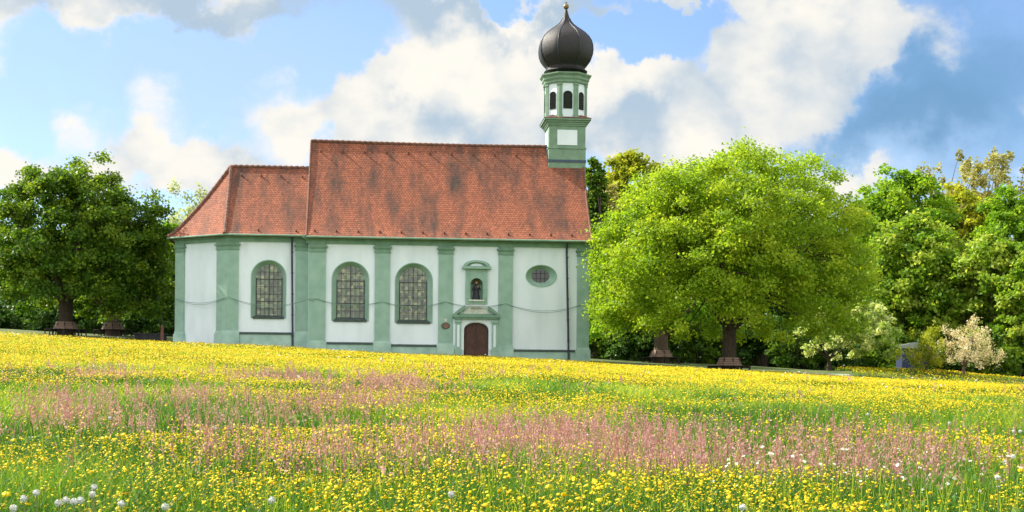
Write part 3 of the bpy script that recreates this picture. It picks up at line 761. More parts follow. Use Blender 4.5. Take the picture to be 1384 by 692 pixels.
# --- tower
tw0, tw1 = 741, 792
tt = ND/2 + .15
s0, s1 = sx_(741.5, 200, tt-1.3), sx_(791.5, 200, tt-1.3); tcx = (s0+s1)/2; hw = (s1-s0)/2
def tz(py): return sz_(766, py, tt-hw)
m = MB()
def sq(h, z0, z1): m.box(tcx-h, tcx+h, tt-h, tt+h, z0, z1)
zb0 = tz(218.5)
sq(hw, zb0-2.6, tz(201))
sq(hw+.05, tz(201)+.001, tz(199.3)); sq(hw-.02, tz(199.3)+.001, tz(170))
TW = m.build('tower', M['sage'], church); tag(TW, 'small square ridge turret carrying an octagonal belfry and onion dome')
m = MB(); sq(hw+.04, zb0-.05, zb0+.14); m.build('flashing', M['lead'], TW)
for (nxv, nyv) in ((0, -1), (-1, 0), (1, 0), (0, 1)):
    m = MB(); a, b = tz(196), tz(175.5); w2 = .73
    if nxv == 0: m.box(tcx-w2, tcx+w2, tt+nyv*(hw-.021), tt+nyv*(hw+.01), a, b)
    else: m.box(tcx+nxv*(hw-.021), tcx+nxv*(hw+.01), tt-w2, tt+w2, a, b)
    m.build('panel', M['plaster'], TW)
m = MB()
for d, a, b in ((.06, 170, 168), (.12, 167.9, 165.5), (.22, 165.4, 163), (.34, 162.9, 160.5)): sq(hw+d, tz(a)+.001, tz(b))
m.build('cornice', M['sage'], TW)
# tiled skirt
m = MB(); h1 = hw+.38; z1 = tz(160.4); oct_r = sx_(796, 140, tt-hw)-tcx
orr = (sx_(793.5, 140, tt)-sx_(739.5, 140, tt))/2
m.add([(tcx-h1, tt-h1, z1), (tcx+h1, tt-h1, z1), (tcx+h1, tt+h1, z1), (tcx-h1, tt+h1, z1), (tcx-.9, tt-.9, z1+.42), (tcx+.9, tt-.9, z1+.42), (tcx+.9, tt+.9, z1+.42), (tcx-.9, tt+.9, z1+.42)],
      [(0, 1, 5, 4), (1, 2, 6, 5), (2, 3, 7, 6), (3, 0, 4, 7), (4, 5, 6, 7), (3, 2, 1, 0)]); m.build('skirt_roof', M['roof'], TW)
# belfry octagon
R8 = orr/math.cos(PI/8)*.985; ap = R8*math.cos(PI/8)
zb1, zb2_ = z1+.02, tz(112)
def octring(r, z, rot=PI/8): return [(tcx+r*math.cos(rot+k*PI/4), tt+r*math.sin(rot+k*PI/4), z) for k in range(8)]
m = MB(); m.loft([octring(R8, zb1), octring(R8, zb2_)], True, False, True); BF = m.build('belfry', M['plaster'], TW)
# openings (arched louvres) and corner pilasters
for k in range(8):
    a = k*PI/4; n = Vector((math.cos(a), math.sin(a))); tv = Vector((-n.y, n.x)); c = Vector((tcx, tt))+n*ap
    def P(u, z, d): q = c+tv*u+n*d; return (q.x, q.y, z)
    w3 = .27 if k % 2 == 0 else .23
    m = MB(); z0_, z1_ = tz(146), tz(124); pts = arch(0, z0_, z1_, 2*w3, 10)
    outr = [(p[0]*1.22, p[1]+(.06 if p[1] > z0_+.01 else -.05)) for p in pts]
    m.loft([[P(p[0], p[1], .004) for p in pts], [P(p[0], p[1], .035) for p in pts], [P(p[0], p[1], .035) for p in outr], [P(p[0], p[1], .003) for p in outr]])
    m.add([P(p[0], p[1], .008) for p in pts], [tuple(range(len(pts)))])
    m.build('belfry_opening', M['dark'], TW)
    m = MB(); z = z0_+.05
    while z < z1_-.2:
        m.add([P(-w3+.01, z, .012), P(w3-.01, z, .012), P(w3-.01, z+.07, .05), P(-w3+.01, z+.07, .05)], [(0, 1, 2, 3)]); z += .13
    m.build('louvre', M['iron'], TW)
m = MB()
for k in range(8):
    a = PI/8+k*PI/4
    for (r_, w_, z0_, z1_) in ((.07, .19, zb1, zb2_), (.12, .23, zb1, zb1+.25), (.11, .22, zb2_-.16, zb2_-.02)):
        ring = []
        vtx = Vector((tcx+R8*math.cos(a), tt+R8*math.sin(a)))
        d1 = Vector((-math.sin(a-PI/8), math.cos(a-PI/8))); d2 = Vector((-math.sin(a+PI/8), math.cos(a+PI/8)))
        n1 = Vector((math.cos(a-PI/8), math.sin(a-PI/8))); n2 = Vector((math.cos(a+PI/8), math.sin(a+PI/8))); nm = Vector((math.cos(a), math.sin(a)))
        q = [vtx-d1*w_+n1*-.01, vtx-d1*w_+n1*r_, vtx+nm*r_*1.08, vtx+d2*w_+n2*r_, vtx+d2*w_-n2*.01]
        m.loft([[(p.x, p.y, z0_) for p in q], [(p.x, p.y, z1_) for p in q]], True, True, True)
m.build('corner_pilasters', M['sage'], TW)
m = MB()
rr = R8+.1
lv = [(rr-.02, 112), (rr+.05, 111), (rr+.05, 108), (rr+.14, 106), (rr+.14, 103), (rr+.3, 100), (rr+.3, 98.5), (rr-.1, 98)]
m.loft([octring(r, tz(p)) for r, p in lv], True, True, True); m.build('entablature', M['sage'], TW)
ppm = 1/19.1
pr = [(31, 98.3), (30, 97.2), (27.5, 95.5), (26.5, 93.5), (28.5, 91), (32.5, 87), (36, 82), (38.2, 76), (39, 69.5), (38.6, 63), (36.6, 56.5), (33, 51), (28, 46), (22, 41.5), (16, 37.5), (11, 33.5), (7.6, 29.5), (5.4, 25), (3.6, 20), (2.2, 15), (1.3, 12)]
m = MB(); n_ = 32; rings_ = []
for r, p in pr:
    r = r*ppm*1.01; z = sz_(766, p, tt); ring = []
    for k in range(n_):
        a = 2*PI*k/n_ + PI/8
        q = ((a-PI/8) % (PI/4))-PI/8; octf = math.cos(PI/8)/math.cos(q)
        ring.append((tcx+r*(octf*.55+.45)*1.012*math.cos(a), tt+r*(octf*.55+.45)*1.012*math.sin(a), z))
    rings_.append(ring)
m.loft(rings_, True, True, True, smooth=True); DM = m.build('onion_dome', M['slate'], TW)
m = MB()
for k in range(8):
    a = PI/8+k*PI/4
    m.tube([(tcx+r*ppm*1.022*math.cos(a), tt+r*ppm*1.022*math.sin(a), sz_(766, p, tt)) for r, p in pr[3:18]], .035, 5)
m.build('rib_caps', M['metal'], TW)
m = MB(); zc_ = sz_(766, 9, tt); m.lathe([(.01, zc_-.24)]+[(.21*math.sin(PI*j/10), zc_-.21*math.cos(PI*j/10)) for j in range(1, 10)]+[(.01, zc_+.22)], tcx, tt, 16)
m.tube([(tcx, tt, zc_-.45), (tcx, tt, zc_+.36)], .03, 6); m.box(tcx-.1, tcx+.1, tt-.02, tt+.02, zc_+.26, zc_+.31)
m.build('finial', M['gold'], TW)
# flashing steps up the left side of the tower
m = MB()
for k in range(5):
    f = .985-.03*k; t_, z_ = nave_line(f, -1); m.box(tcx-hw-.07, tcx-hw-.0, t_-.14, t_+.14, z_-.1, z_+.22)
m.build('step_flashing', M['lead'], TW)

def ch_world(x, y, z): return P0 + e1*x + e2*y + Vector((0, 0, z))
# --- statue in the niche (a thing of its own)
ncx = (n_x0+n_x1)/2
st = thing('statue', ch_world(ncx, .16, n_z0), 'dark robed figure statue with golden rays in the niche over the door', 'statue', rz=ROT)
m = MB()
m.lathe([(.25, 0), (.27, .04), (.24, .2), (.2, .5), (.19, .7), (.215, .86), (.17, .98), (.06, 1.05), (.055, 1.08)], 0, 0, 16, sx=1, sy=.7)
for sgn in (-1, 1): m.tube([(sgn*.19, 0, .92), (sgn*.25, -.06, .75), (sgn*.08, -.17, .72)], [.06, .06, .045], 8)
for k in range(5): m.tube([(-.16+.08*k, -.14+.02*abs(k-2), .02), (-.1+.05*k, -.12, .55)], .02, 5)
m.tube([(0, -.02, 1.06), (0, .03, 1.1), (0, .05, 1.26)], [.10, .125, .09], 10)
m.build('robe', M['statue_robe'], st)
m = MB(); m.lathe([(.02, 1.07), (.07, 1.1), (.085, 1.17), (.075, 1.24), (.02, 1.28)], 0, -.045, 12); m.build('face', M['skin'], st)
m = MB(); m.lathe([(.01, .82), (.05, .84), (.06, .9), (.04, .95), (.01, .96)], .1, -.16, 10)
m.build('child', M['skin'], st)
m = MB()
for k in range(18):
    a = PI*1.05*(k/17)-PI*.025; r0, r1 = .16, .42 if k % 2 else .34
    m.tube([(r0*math.cos(a), .15, 1.12+r0*math.sin(a)), (r1*math.cos(a), .15, 1.12+r1*math.sin(a))], [.022, .008], 4)
m.build('halo', M['gold'], st)

# --- cable swag along the wall
ca = [(232.5, 403, None), (308, 401, TC), (417.5, 404, 0), (428, 403.5, 0), (516.5, 407.5, 0), (602.5, 407.5, 0), (683, 410, 0), (789, 410.5, 0)]
loc_pts = []
for px, py, t in ca:
    if t is None: x, t_ = B[0]-.1, B[1]-.25; z = sz_(px, py, t_)
    elif px == 308: x, t_ = A[0], A[1]-.25; z = sz_(px, py, TC)
    else: t_ = t-.2; x, z = S(px, py, t_)
    loc_pts.append(Vector((x, t_, z)))
gl = thing('cable', ch_world(*loc_pts[3]), 'thin double cable sagging between the church pilasters at mid height', 'cable', rz=ROT)
o0 = loc_pts[3]
for dz in (0, .11):
    m = MB(); full = []
    for i in range(len(loc_pts)-1):
        a, b = loc_pts[i], loc_pts[i+1]; sag = .017*(b-a).length**2 if (b-a).length > 1.5 else .02
        for k in range(25 if i == len(loc_pts)-2 else 24):
            t = k/24; p = a.lerp(b, t); p.z -= 4*sag*t*(1-t)+dz*math.sin(PI*t); full.append(p-o0)
    m.tube(full, .014, 5); m.build('strand', M['cable'], gl)

# ------------------------------------------------------------------ trees
def quads_from(P, Nn, size, rng, aspect=.75):
    n = len(P)
    r = rng.normal(size=(n, 3)); U = np.cross(Nn, r); U /= np.linalg.norm(U, axis=1)[:, None]+1e-9
    W = np.cross(Nn, U)
    U = U*size[:, None]; W = W*(size*aspect)[:, None]
    bend = Nn*(size*.18)[:, None]
    V = np.stack([P-U-bend, P+W, P+U-bend, P-W], 1).reshape(-1, 3)
    return V, np.arange(4*n).reshape(n, 4)

def crown_np(rng, rx, ry, rz, zc, n_cl, n_lf, leaf, rc=(.09, .15), shell=.62, bottom=-.75, lump=.18, squash=.6, spread=.52, holes=0.0, droop=0.0):
    D = rng.normal(size=(n_cl*4, 3)); D /= np.linalg.norm(D, axis=1)[:, None]
    D = D[D[:, 2] > bottom][:n_cl]; n_cl = len(D)
    az = np.arctan2(D[:, 1], D[:, 0]); el = np.arcsin(D[:, 2]); sd = int(rng.integers(1e6))
    lum = 1 + lump*2*(vnoise(az*1.6+20, el*2.4+20, sd)-.5) + lump*1.3*(vnoise(az*3.7+50, el*4.4+50, sd+1)-.5)
    rad = np.where(rng.random(n_cl) < shell, rng.uniform(.80, 1.0, n_cl), rng.uniform(.25, .85, n_cl))*lum
    Cc = D*rad[:, None]*np.array([rx, ry, rz]); 
    low = Cc[:, 2] < 0
    Cc[:, 2] = np.where(Cc[:, 2] < 0, Cc[:, 2]*1.0 - droop*np.hypot(Cc[:, 0]/rx, Cc[:, 1]/ry)**2*rz, Cc[:, 2])
    Cc[:, 2] += zc
    if holes > 0:
        keep = vnoise(az*4+9, el*5+9, sd+5) > holes; Cc, D = Cc[keep], D[keep]; n_cl = len(Cc)
    cr = rng.uniform(rc[0], rc[1], n_cl)*(rx+ry+rz)/3
    ct = rng.random(n_cl)
    idx = rng.integers(0, n_cl, n_lf)
    d = rng.normal(size=(n_lf, 3)); d /= np.linalg.norm(d, axis=1)[:, None]
    rr = rng.random(n_lf)**.45
    off = rng.normal(size=(n_lf, 3))*(cr[idx]*spread)[:, None]; off[:, 2] *= squash; off[:, 2] -= .25*np.hypot(off[:, 0], off[:, 1])
    P = Cc[idx]+off
    Nn = d*.75 + D[idx]*.35 + np.array([0, 0, .55]) + rng.normal(size=(n_lf, 3))*.45; Nn /= np.linalg.norm(Nn, axis=1)[:, None]
    size = leaf*rng.uniform(.55, 1.15, n_lf)
    V, Fc = quads_from(P, Nn, size, rng)
    tint = np.clip(ct[idx]*.55 + rng.random(n_lf)*.45, 0, 1)
    return V, Fc, tint, Cc

def bez(a, b, c, n): return [a*(1-t)**2 + b*2*t*(1-t) + c*t*t for t in [i/n for i in range(n+1)]]

def trunk_mb(rng, h_fork, r0, r1, Cc, zc, n_main=7, n_sub=50, flare=1.15, lean=0.0, sides=10):
    m = MB(); fork = Vector((lean, 0, h_fork))
    pts = [Vector((0, 0, -.5)), Vector((0, 0, 0)), Vector((0, 0, h_fork*.12)), Vector((lean*.3, 0, h_fork*.35)), Vector((lean*.6, .02, h_fork*.7)), fork, fork+Vector((0, 0, .5*r0))]
    m.tube(pts, [r0*flare*1.15, r0*flare, r0*1.18, r0, r0*.93, r1*1.12, r1*.5], sides)
    tips = [Vector(c) for c in Cc]; mains = []
    for k in range(n_main):
        az = 2*PI*k/n_main+rng.uniform(-.3, .3); el = rng.uniform(.45, 1.25)
        L_ = np.linalg.norm(Cc.max(0)-Cc.min(0))*.25
        end = fork + Vector((math.cos(az)*math.cos(el), math.sin(az)*math.cos(el), math.sin(el)))*L_*rng.uniform(.8, 1.1)
        mid = fork.lerp(end, .45) + Vector((math.cos(az), math.sin(az), -.2))*L_*.12
        p = bez(fork-Vector((0, 0, .2)), mid, end, 6); ra = r1*rng.uniform(.42, .6)
        m.tube(p, [ra*(1-.6*i/6) for i in range(7)], 7); mains.append((p, ra))
    for k in rng.choice(len(tips), min(n_sub, len(tips)), replace=False):
        tip = tips[int(k)]; best = None
        for p, ra in mains:
            for i, q in enumerate(p[2:], 2):
                dd = (q-tip).length
                if best is None or dd < best[0]: best = (dd, q, ra*(1-.6*i/6))
        dd, q, rb = best; mid = q.lerp(tip, .5)+Vector((0, 0, dd*.12))+Vector(rng.normal(size=3))*dd*.06
        rs = min(rb*.6, .018*dd+.03); p = bez(q, mid, tip, 5)
        m.tube(p, [rs*(1-.75*i/5) for i in range(6)], 5)
    return m

def tree(name, px, d, x0, x1, ytop, ybot, label, leafm, bark, seed, n_cl, n_lf, leaf, cat='tree', group=None, r0=None, fork=None, depth=None, n_main=7, n_sub=50, base_px=None, **kw):
    """px: trunk column; x0,x1,ytop,ybot: the crown's outline in photo pixels at distance d"""
    rng = np.random.default_rng(seed)
    X = (px-HX)/F*d; base = Vector((X, d, gz(X, d)))
    c0, c1 = at(x0, (ytop+ybot)/2, d), at(x1, (ytop+ybot)/2, d); zt, zb = at((x0+x1)/2, ytop, d).z, at((x0+x1)/2, ybot, d).z
    rx = (c1.x-c0.x)/2; cxo = (c1.x+c0.x)/2-X; rz_tot = zt-zb
    bot = kw.pop('bottom', -.75)
    rz = rz_tot/(1-bot)*1.0; zc = zt-rz-base.z
    ry = depth or min(rx*.9, 7.0)
    V, Fc, tint, Cc = crown_np(rng, rx*.92, ry*.92, rz*.92, zc, n_cl, n_lf, leaf, bottom=bot, **kw)
    V[:, 0] += cxo; Cc[:, 0] += cxo
    t = thing(name, base, label, cat, group)
    H = zt-base.z
    r0 = r0 or H*.028; fork = fork or max(.8, (zb-base.z)*1.1)
    trunk_mb(rng, fork, r0, r0*.85, Cc, zc, n_main, n_sub).build('trunk', bark, t)
    np_obj('crown', V, Fc, leafm, t, tint)
    return t

LM = {
 'linden': leaf_mat('linden_leaves', (.14, .255, .014), (.24, .37, .02), (.42, .50, .04), transl=.52),
 'deep': leaf_mat('deep_green_leaves', (.04, .10, .008), (.08, .17, .012), (.20, .28, .02), transl=.45),
 'dark': leaf_mat('dark_wood_leaves', (.025, .065, .014), (.05, .12, .02), (.10, .20, .03), transl=.3),
 'yellow': leaf_mat('yellow_green_leaves', (.19, .25, .02), (.31, .36, .025), (.42, .42, .035), transl=.5),
 'fresh': leaf_mat('fresh_spring_leaves', (.10, .22, .014), (.17, .33, .018), (.29, .41, .03), transl=.5),
 'chestnut': leaf_mat('chestnut_leaves', (.06, .16, .012), (.20, .34, .022), (.48, .54, .10), transl=.42),
 'blossom': leaf_mat('pale_blossom_leaves', (.15, .30, .03), (.34, .46, .12), (.72, .74, .46), transl=.45),
 'pink': leaf_mat('pinkish_blossom', (.30, .30, .12), (.62, .54, .38), (.82, .76, .62), transl=.35),
 'olive': leaf_mat('budding_olive_twigs', (.20, .20, .06), (.33, .32, .10), (.48, .47, .19), transl=.35),
 'willow': leaf_mat('pale_willow_leaves', (.26, .32, .16), (.38, .45, .26), (.50, .55, .38), transl=.4),
}

# the big linden right of the church
tree('linden_tree', 985, 97, 780, 1196, 184, 460, 'huge bright green linden with a round bench at its foot right of the church', LM['linden'], M['bark'], 7, 980, 170000, .112,
     r0=.48, fork=3.0, n_main=10, n_sub=200, bottom=-.60, lump=.07, rc=(.07, .12), holes=.25, depth=9.3, shell=.62)
# the big dark linden left
tree('linden_tree', 88, 108, -42, 232, 211, 424, 'large dark green linden left of the church, its trunk ringed by a bench', LM['deep'], M['bark'], 12, 520, 100000, .135,
     r0=.52, fork=2.4, n_main=8, n_sub=90, bottom=-.60, lump=.16, rc=(.085, .14), depth=6.4, shell=.7)
tree('linden_tree', 152, 118, 95, 245, 290, 445, 'smaller linden with a pale trunk between the dark linden and the church', LM['deep'], M['palebark'], 13, 120, 24000, .17, r0=.5, fork=1.9, bottom=-.6)
tree('linden_tree', 893, 119, 800, 985, 265, 470, 'linden with a thick reddish trunk behind the big linden, nearer the church', LM['fresh'], M['palebark'], 14, 160, 30000, .17, r0=.60, fork=2.4, bottom=-.55)
tree('blossoming_tree', 1120, 108, 1085, 1216, 395, 482, 'small tree with whitish blossom tucked under the right edge of the big linden', LM['blossom'], M['bark'], 15, 130, 19000, .12, r0=.14, fork=1.0, bottom=-.6, lump=.25, n_sub=40)
tree('blossoming_tree', 1302, 106, 1266, 1346, 426, 500, 'small loose tree full of pinkish white blossom in front of the dark wood', LM['pink'], M['palebark'], 16, 75, 4300, .075, r0=.11, fork=.8, bottom=-.55, lump=.35, rc=(.12, .22), n_sub=75, n_main=8, squash=1)
tree('young_tree', 1252, 106, 1220, 1282, 442, 502, 'small upright yellow green young tree left of the pinkish blossoming one', LM['yellow'], M['palebark'], 17, 55, 4600, .075, r0=.08, fork=.6, bottom=-.6, lump=.3, rc=(.12, .2), n_sub=55, squash=1.3)

# woodland behind
bgs = [  # name, px, d, x0, x1, ytop, ybot, mat, bark, seed, ncl, nlf, leaf, label, kw
 ('background_tree', 852, 150, 800, 912, 194, 400, 'yellow', 'bark', 21, 150, 30000, .22, 'rounded yellow green tree showing between tower and big linden', {'lump': .08, 'shell': .75}),
 ('background_tree', 822, 146, 792, 850, 236, 420, 'olive', 'palebark', 22, 60, 8000, .2, 'greyish olive tree just right of the church gable, below the yellow green one', {}),
 ('background_tree', 800, 142, 786, 822, 208, 330, 'deep', 'bark', 23, 90, 9000, .17, 'narrow dark green treetop peeping out right beside the tower foot', {'lump': .1}),
 ('background_tree', 935, 152, 885, 1010, 215, 420, 'fresh', 'bark', 24, 110, 15000, .26, 'green tree hidden mostly behind the left half of the big linden', {}),
 ('background_tree', 1208, 140, 1140, 1290, 225, 400, 'fresh', 'bark', 25, 170, 30000, .22, 'domed mid green tree rising just right of the big linden', {'lump': .14}),
 ('background_tree', 1300, 165, 1235, 1365, 208, 380, 'olive', 'palebark', 26, 90, 8000, .22, 'half bare olive brown tree, its twiggy top highest on the right skyline', {'rc': (.06, .12), 'lump': .4, 'n_sub': 90, 'squash': 1.5}),
 ('background_tree', 1358, 168, 1300, 1420, 205, 380, 'olive', 'palebark', 27, 90, 7000, .22, 'half bare twiggy tree at the right edge of the skyline', {'rc': (.06, .12), 'lump': .4, 'n_sub': 90, 'squash': 1.5}),
 ('background_tree', 1298, 150, 1240, 1356, 248, 400, 'yellow', 'palebark', 28, 130, 24000, .2, 'bright yellow green tree in front of the bare twiggy ones', {}),
 ('background_tree', 1372, 142, 1322, 1430, 232, 420, 'fresh', 'bark', 29, 100, 17000, .2, 'light green tree cut by the right edge of the photo below the twiggy tops', {}),
 ('chestnut_tree', 1235, 128, 1150, 1330, 284, 490, 'chestnut', 'bark', 30, 220, 36000, .2, 'broad chestnut with pale flowering top below the domed tree', {'lump': .16, 'shell': .75}),
 ('chestnut_tree', 1325, 124, 1275, 1400, 300, 500, 'chestnut', 'bark', 31, 160, 24000, .19, 'dark chestnut with pale tips directly behind the pinkish blossoming tree', {'shell': .75}),
 ('chestnut_tree', 1392, 120, 1345, 1450, 330, 500, 'chestnut', 'bark', 32, 120, 18000, .18, 'leafy chestnut cut by the right edge of the photo beside the meadow', {}),
 ('background_tree', 1120, 136, 1060, 1200, 262, 480, 'fresh', 'bark', 33, 120, 16000, .22, 'dark tree behind the right flank of the big linden', {}),
 ('background_tree', 1030, 140, 950, 1110, 260, 480, 'dark', 'bark', 34, 100, 12000, .25, 'dark tree hidden behind the middle of the big linden', {}),
 ('background_tree', 15, 134, -40, 62, 288, 440, 'dark', 'bark', 35, 90, 14000, .2, 'very dark tree at the left edge behind the large linden', {}),
 ('background_tree', 225, 140, 178, 262, 285, 450, 'fresh', 'bark', 36, 80, 14000, .2, 'light green tree between the dark linden and the chancel', {}),
 ('background_tree', 252, 150, 210, 300, 250, 440, 'willow', 'palebark', 37, 70, 8000, .18, 'pale feathery willow rising behind the chancel roof', {'lump': .3, 'squash': 1.2}),
 ('background_tree', 130, 142, 60, 210, 270, 450, 'deep', 'bark', 38, 100, 14000, .24, 'dark tree hidden behind the large left linden', {}),
 ('background_tree', 900, 134, 830, 980, 330, 500, 'dark', 'bark', 39, 110, 16000, .22, 'dark green tree behind the bench beside the church', {}),
 ('background_tree', 830, 128, 792, 885, 330, 495, 'deep', 'bark', 40, 80, 12000, .2, 'olive dark tree filling the gap right of the church wall', {}),
]
for nme, px, d, x0, x1, yt, yb, lm_, bk, seed, ncl, nlf, lf, lab, kw in bgs:
    kk = dict(kw); kk.setdefault('rc', (.11, .18))
    ns = kk.pop('n_sub', 25)
    tree(nme, px, d, x0, x1, yt, yb, lab, LM[lm_], M[bk], seed, int(ncl*1.9), int(nlf*1.15), lf, bottom=-.85, n_main=5, n_sub=ns, group='woodland trees behind the church', **kk)

# undergrowth: a row of bushes along the wood edge
bush_lab = {0: 'dark leafy bush of the hedge row behind the benches right of the church', 1: 'dark leafy bush of the hedge row left of the church'}
def bush(px, d, wpx, hpx, seed, lm_, lab, grp):
    rng = np.random.default_rng(seed); X = (px-HX)/F*d; b = Vector((X, d, gz(X, d)-.1))
    rx = wpx*d/F/2; h = hpx*d/F
    V, Fc, tint, Cc = crown_np(rng, rx, 1.6, h*.62, h*.38, 46, 6500, .15, rc=(.16, .26), shell=.6, bottom=-.6, lump=.2)
    V[:, 2] = np.maximum(V[:, 2], .02)
    t = thing('bush', b, lab, 'bush', grp)
    m = MB(); r = random.Random(seed)
    for k in range(9):
        a = r.uniform(0, 2*PI); q = Cc[r.randrange(len(Cc))]; m.tube([(0.15*math.cos(a), .15*math.sin(a), -.2), (q[0]*.5, q[1]*.5, q[2]*.6), tuple(q)], [.05, .035, .012], 5)
    m.build('stems', M['bark'], t); np_obj('foliage', V, Fc, lm_, t, tint)
k = 0
for px in range(812, 1420, 44):
    bush(px, 126-2.5*math.sin(px*.03)-(px > 1180)*7, 74, 62+12*math.sin(px*1.7), 100+k, LM['dark'] if k % 3 else LM['deep'], bush_lab[0], 'bushes along the wood edge right of the church'); k += 1
for px in range(-20, 262, 44):
    bush(px, 128+2*math.sin(px*.05), 74, 50+10*math.sin(px*1.7), 140+k, LM['dark'], bush_lab[1], 'bushes along the wood edge left of the church'); k += 1

# far wood closing the view beyond the separate trees
rg = np.random.default_rng(77)
for (xa, xb, n_) in ((8, 66, 46000), (-64, -16, 34000)):
    xc = rg.uniform(xa, xb, n_); yc = rg.uniform(158, 172, n_)
    top = 7.5+3.5*vnoise(xc*.22+3, yc*.2, 301)+1.5*vnoise(xc*.8, yc*.8, 302)
    hh = top*rg.random(n_)**.7
    P = np.stack([xc, yc, G(xc, yc)+hh], 1); Nn = rg.normal(size=(n_, 3))*.6+np.array([-.2, -.5, .5]); Nn /= np.linalg.norm(Nn, axis=1)[:, None]
    Vw, Fw = quads_from(P, Nn, rg.uniform(.25, .5, n_), rg)
    tag(np_obj('far_wood', Vw, Fw, LM['dark'], tint=rg.random(n_)), 'distant dark wood closing the view beyond the trees', 'wood', kind='stuff')

# ------------------------------------------------------------------ round tree benches
def round_bench(px, d, R, label, legs=8):
    X = (px-HX)/F*d; b = Vector((X, d, gz(X, d)))
    t = thing('tree_bench', b, label, 'bench', 'round benches built about tree trunks', rz=.2)
    def ring(r0, r1, z0, z1, mb, gap=.0):
        for k in range(8):
            a0, a1 = k*PI/4+gap, (k+1)*PI/4-gap
            P4 = [(r0*math.cos(a0), r0*math.sin(a0)), (r1*math.cos(a0), r1*math.sin(a0)), (r1*math.cos(a1), r1*math.sin(a1)), (r0*math.cos(a1), r0*math.sin(a1))]
            mb.add([(x, y, z0) for x, y in P4]+[(x, y, z1) for x, y in P4], [(3, 2, 1, 0), (4, 5, 6, 7), (0, 1, 5, 4), (1, 2, 6, 5), (2, 3, 7, 6), (3, 0, 4, 7)])
    m = MB()
    for j in range(4): ring(R-.52+.135*j, R-.52+.135*j+.115, .42, .46, m, .008)
    m.build('seat', M['darkwood'], t)
    for k in range(8):
        a0, a1 = k*PI/4+.015, (k+1)*PI/4-.015; m = MB()
        for j in range(4):
            z0 = .48+.135*j; z1 = z0+.115; ra = R-.60-.055*j; rb = ra-.05
            o4 = [(ra*math.cos(a0), ra*math.sin(a0), z0), (ra*math.cos(a1), ra*math.sin(a1), z0), (rb*math.cos(a1), rb*math.sin(a1), z1), (rb*math.cos(a0), rb*math.sin(a0), z1)]
            i4 = [(p[0]*.97, p[1]*.97, p[2]) for p in o4]
            m.add(o4+i4, [(0, 1, 2, 3), (7, 6, 5, 4), (0, 4, 5, 1), (1, 5, 6, 2), (2, 6, 7, 3), (3, 7, 4, 0)])
        m.build('backrest', M['wood'], t)
        a = k*PI/4; m = MB()
        for r_, h in ((R-.06, .42), (R-.55, .95)):
            m.tube([(r_*math.cos(a), r_*math.sin(a), -.15), ((r_ if h < .5 else r_-.24)*math.cos(a), (r_ if h < .5 else r_-.24)*math.sin(a), h)], .05, 6, smooth=False)
        m.tube([((R-.6)*math.cos(a), (R-.6)*math.sin(a), .38), ((R-.02)*math.cos(a), (R-.02)*math.sin(a), .38)], .04, 6, smooth=False)
        m.build('leg', M['darkwood'], t)
    return t
round_bench(985, 97, 1.5, 'octagonal wooden bench round the trunk of the big bright linden')
round_bench(893, 119, 1.6, 'octagonal wooden bench round the thick reddish trunk nearer the church')
round_bench(88, 108, 1.5, 'octagonal wooden bench round the trunk of the large dark linden at left')
round_bench(152, 118, 1.5, 'octagonal wooden bench round the pale trunk between dark linden and church')

# wooden post, low stone bench and small hut
X = (218.5-HX)/F*101.5; t = thing('wooden_post', Vector((X, 101.5, gz(X, 101.5))), 'thin reddish brown post standing at the meadow edge left of the church', 'post')
m = MB(); m.tube([(0, 0, -.3), (0, 0, .1), (.01, 0, 1.25)], [.13, .12, .10], 8); m.build('shaft', M['post'], t)
m = MB(); m.tube([(.01, 0, 1.25), (.01, 0, 1.32), (.01, 0, 1.8), (.01, 0, 1.86)], [.05, .02, .02, .05], 6); m.build('tip', M['iron'], t)
X = (203-HX)/F*109; t = thing('low_bench', Vector((X, 109, gz(X, 109))), 'low dark stone bench in the shade beside the church corner', 'trough')
m = MB(); m.box(-1.1, 1.1, -.35, .35, 0, .4); m.box(-1.2, 1.2, -.42, .42, .401, .52)  # low dark thing, built as a stone bench
m.build('bench_body', mat('dark_stone', (.07, .07, .08), .9, (.04, .04, .045), 4, bump=.4), t)
m = MB(); m.box(-.9, -.7, -.3, .3, -.1, -.001); m.box(.7, .9, -.3, .3, -.1, -.001); m.build('foot', M['ledge'], t)
X = (1232-HX)/F*116; t = thing('garden_hut', Vector((X, 116, gz(X, 116))), 'small dark blue hut with pale roof edge half hidden behind the small trees', 'hut')
m = MB(); m.box(-1.0, 1.0, -.9, .9, 0, 2.15); m.build('wall', M['shed'], t)
m = MB(); m.prism([(-1.2, 2.151), (1.2, 2.151), (1.2, 2.25), (0, 2.62), (-1.2, 2.4)], -1.1, 1.1); m.build('roof', M['shedroof'], t)
m = MB(); m.box(-.35, .45, -.93, -.901, .05, 1.85); m.build('door', M['ledge'], t)

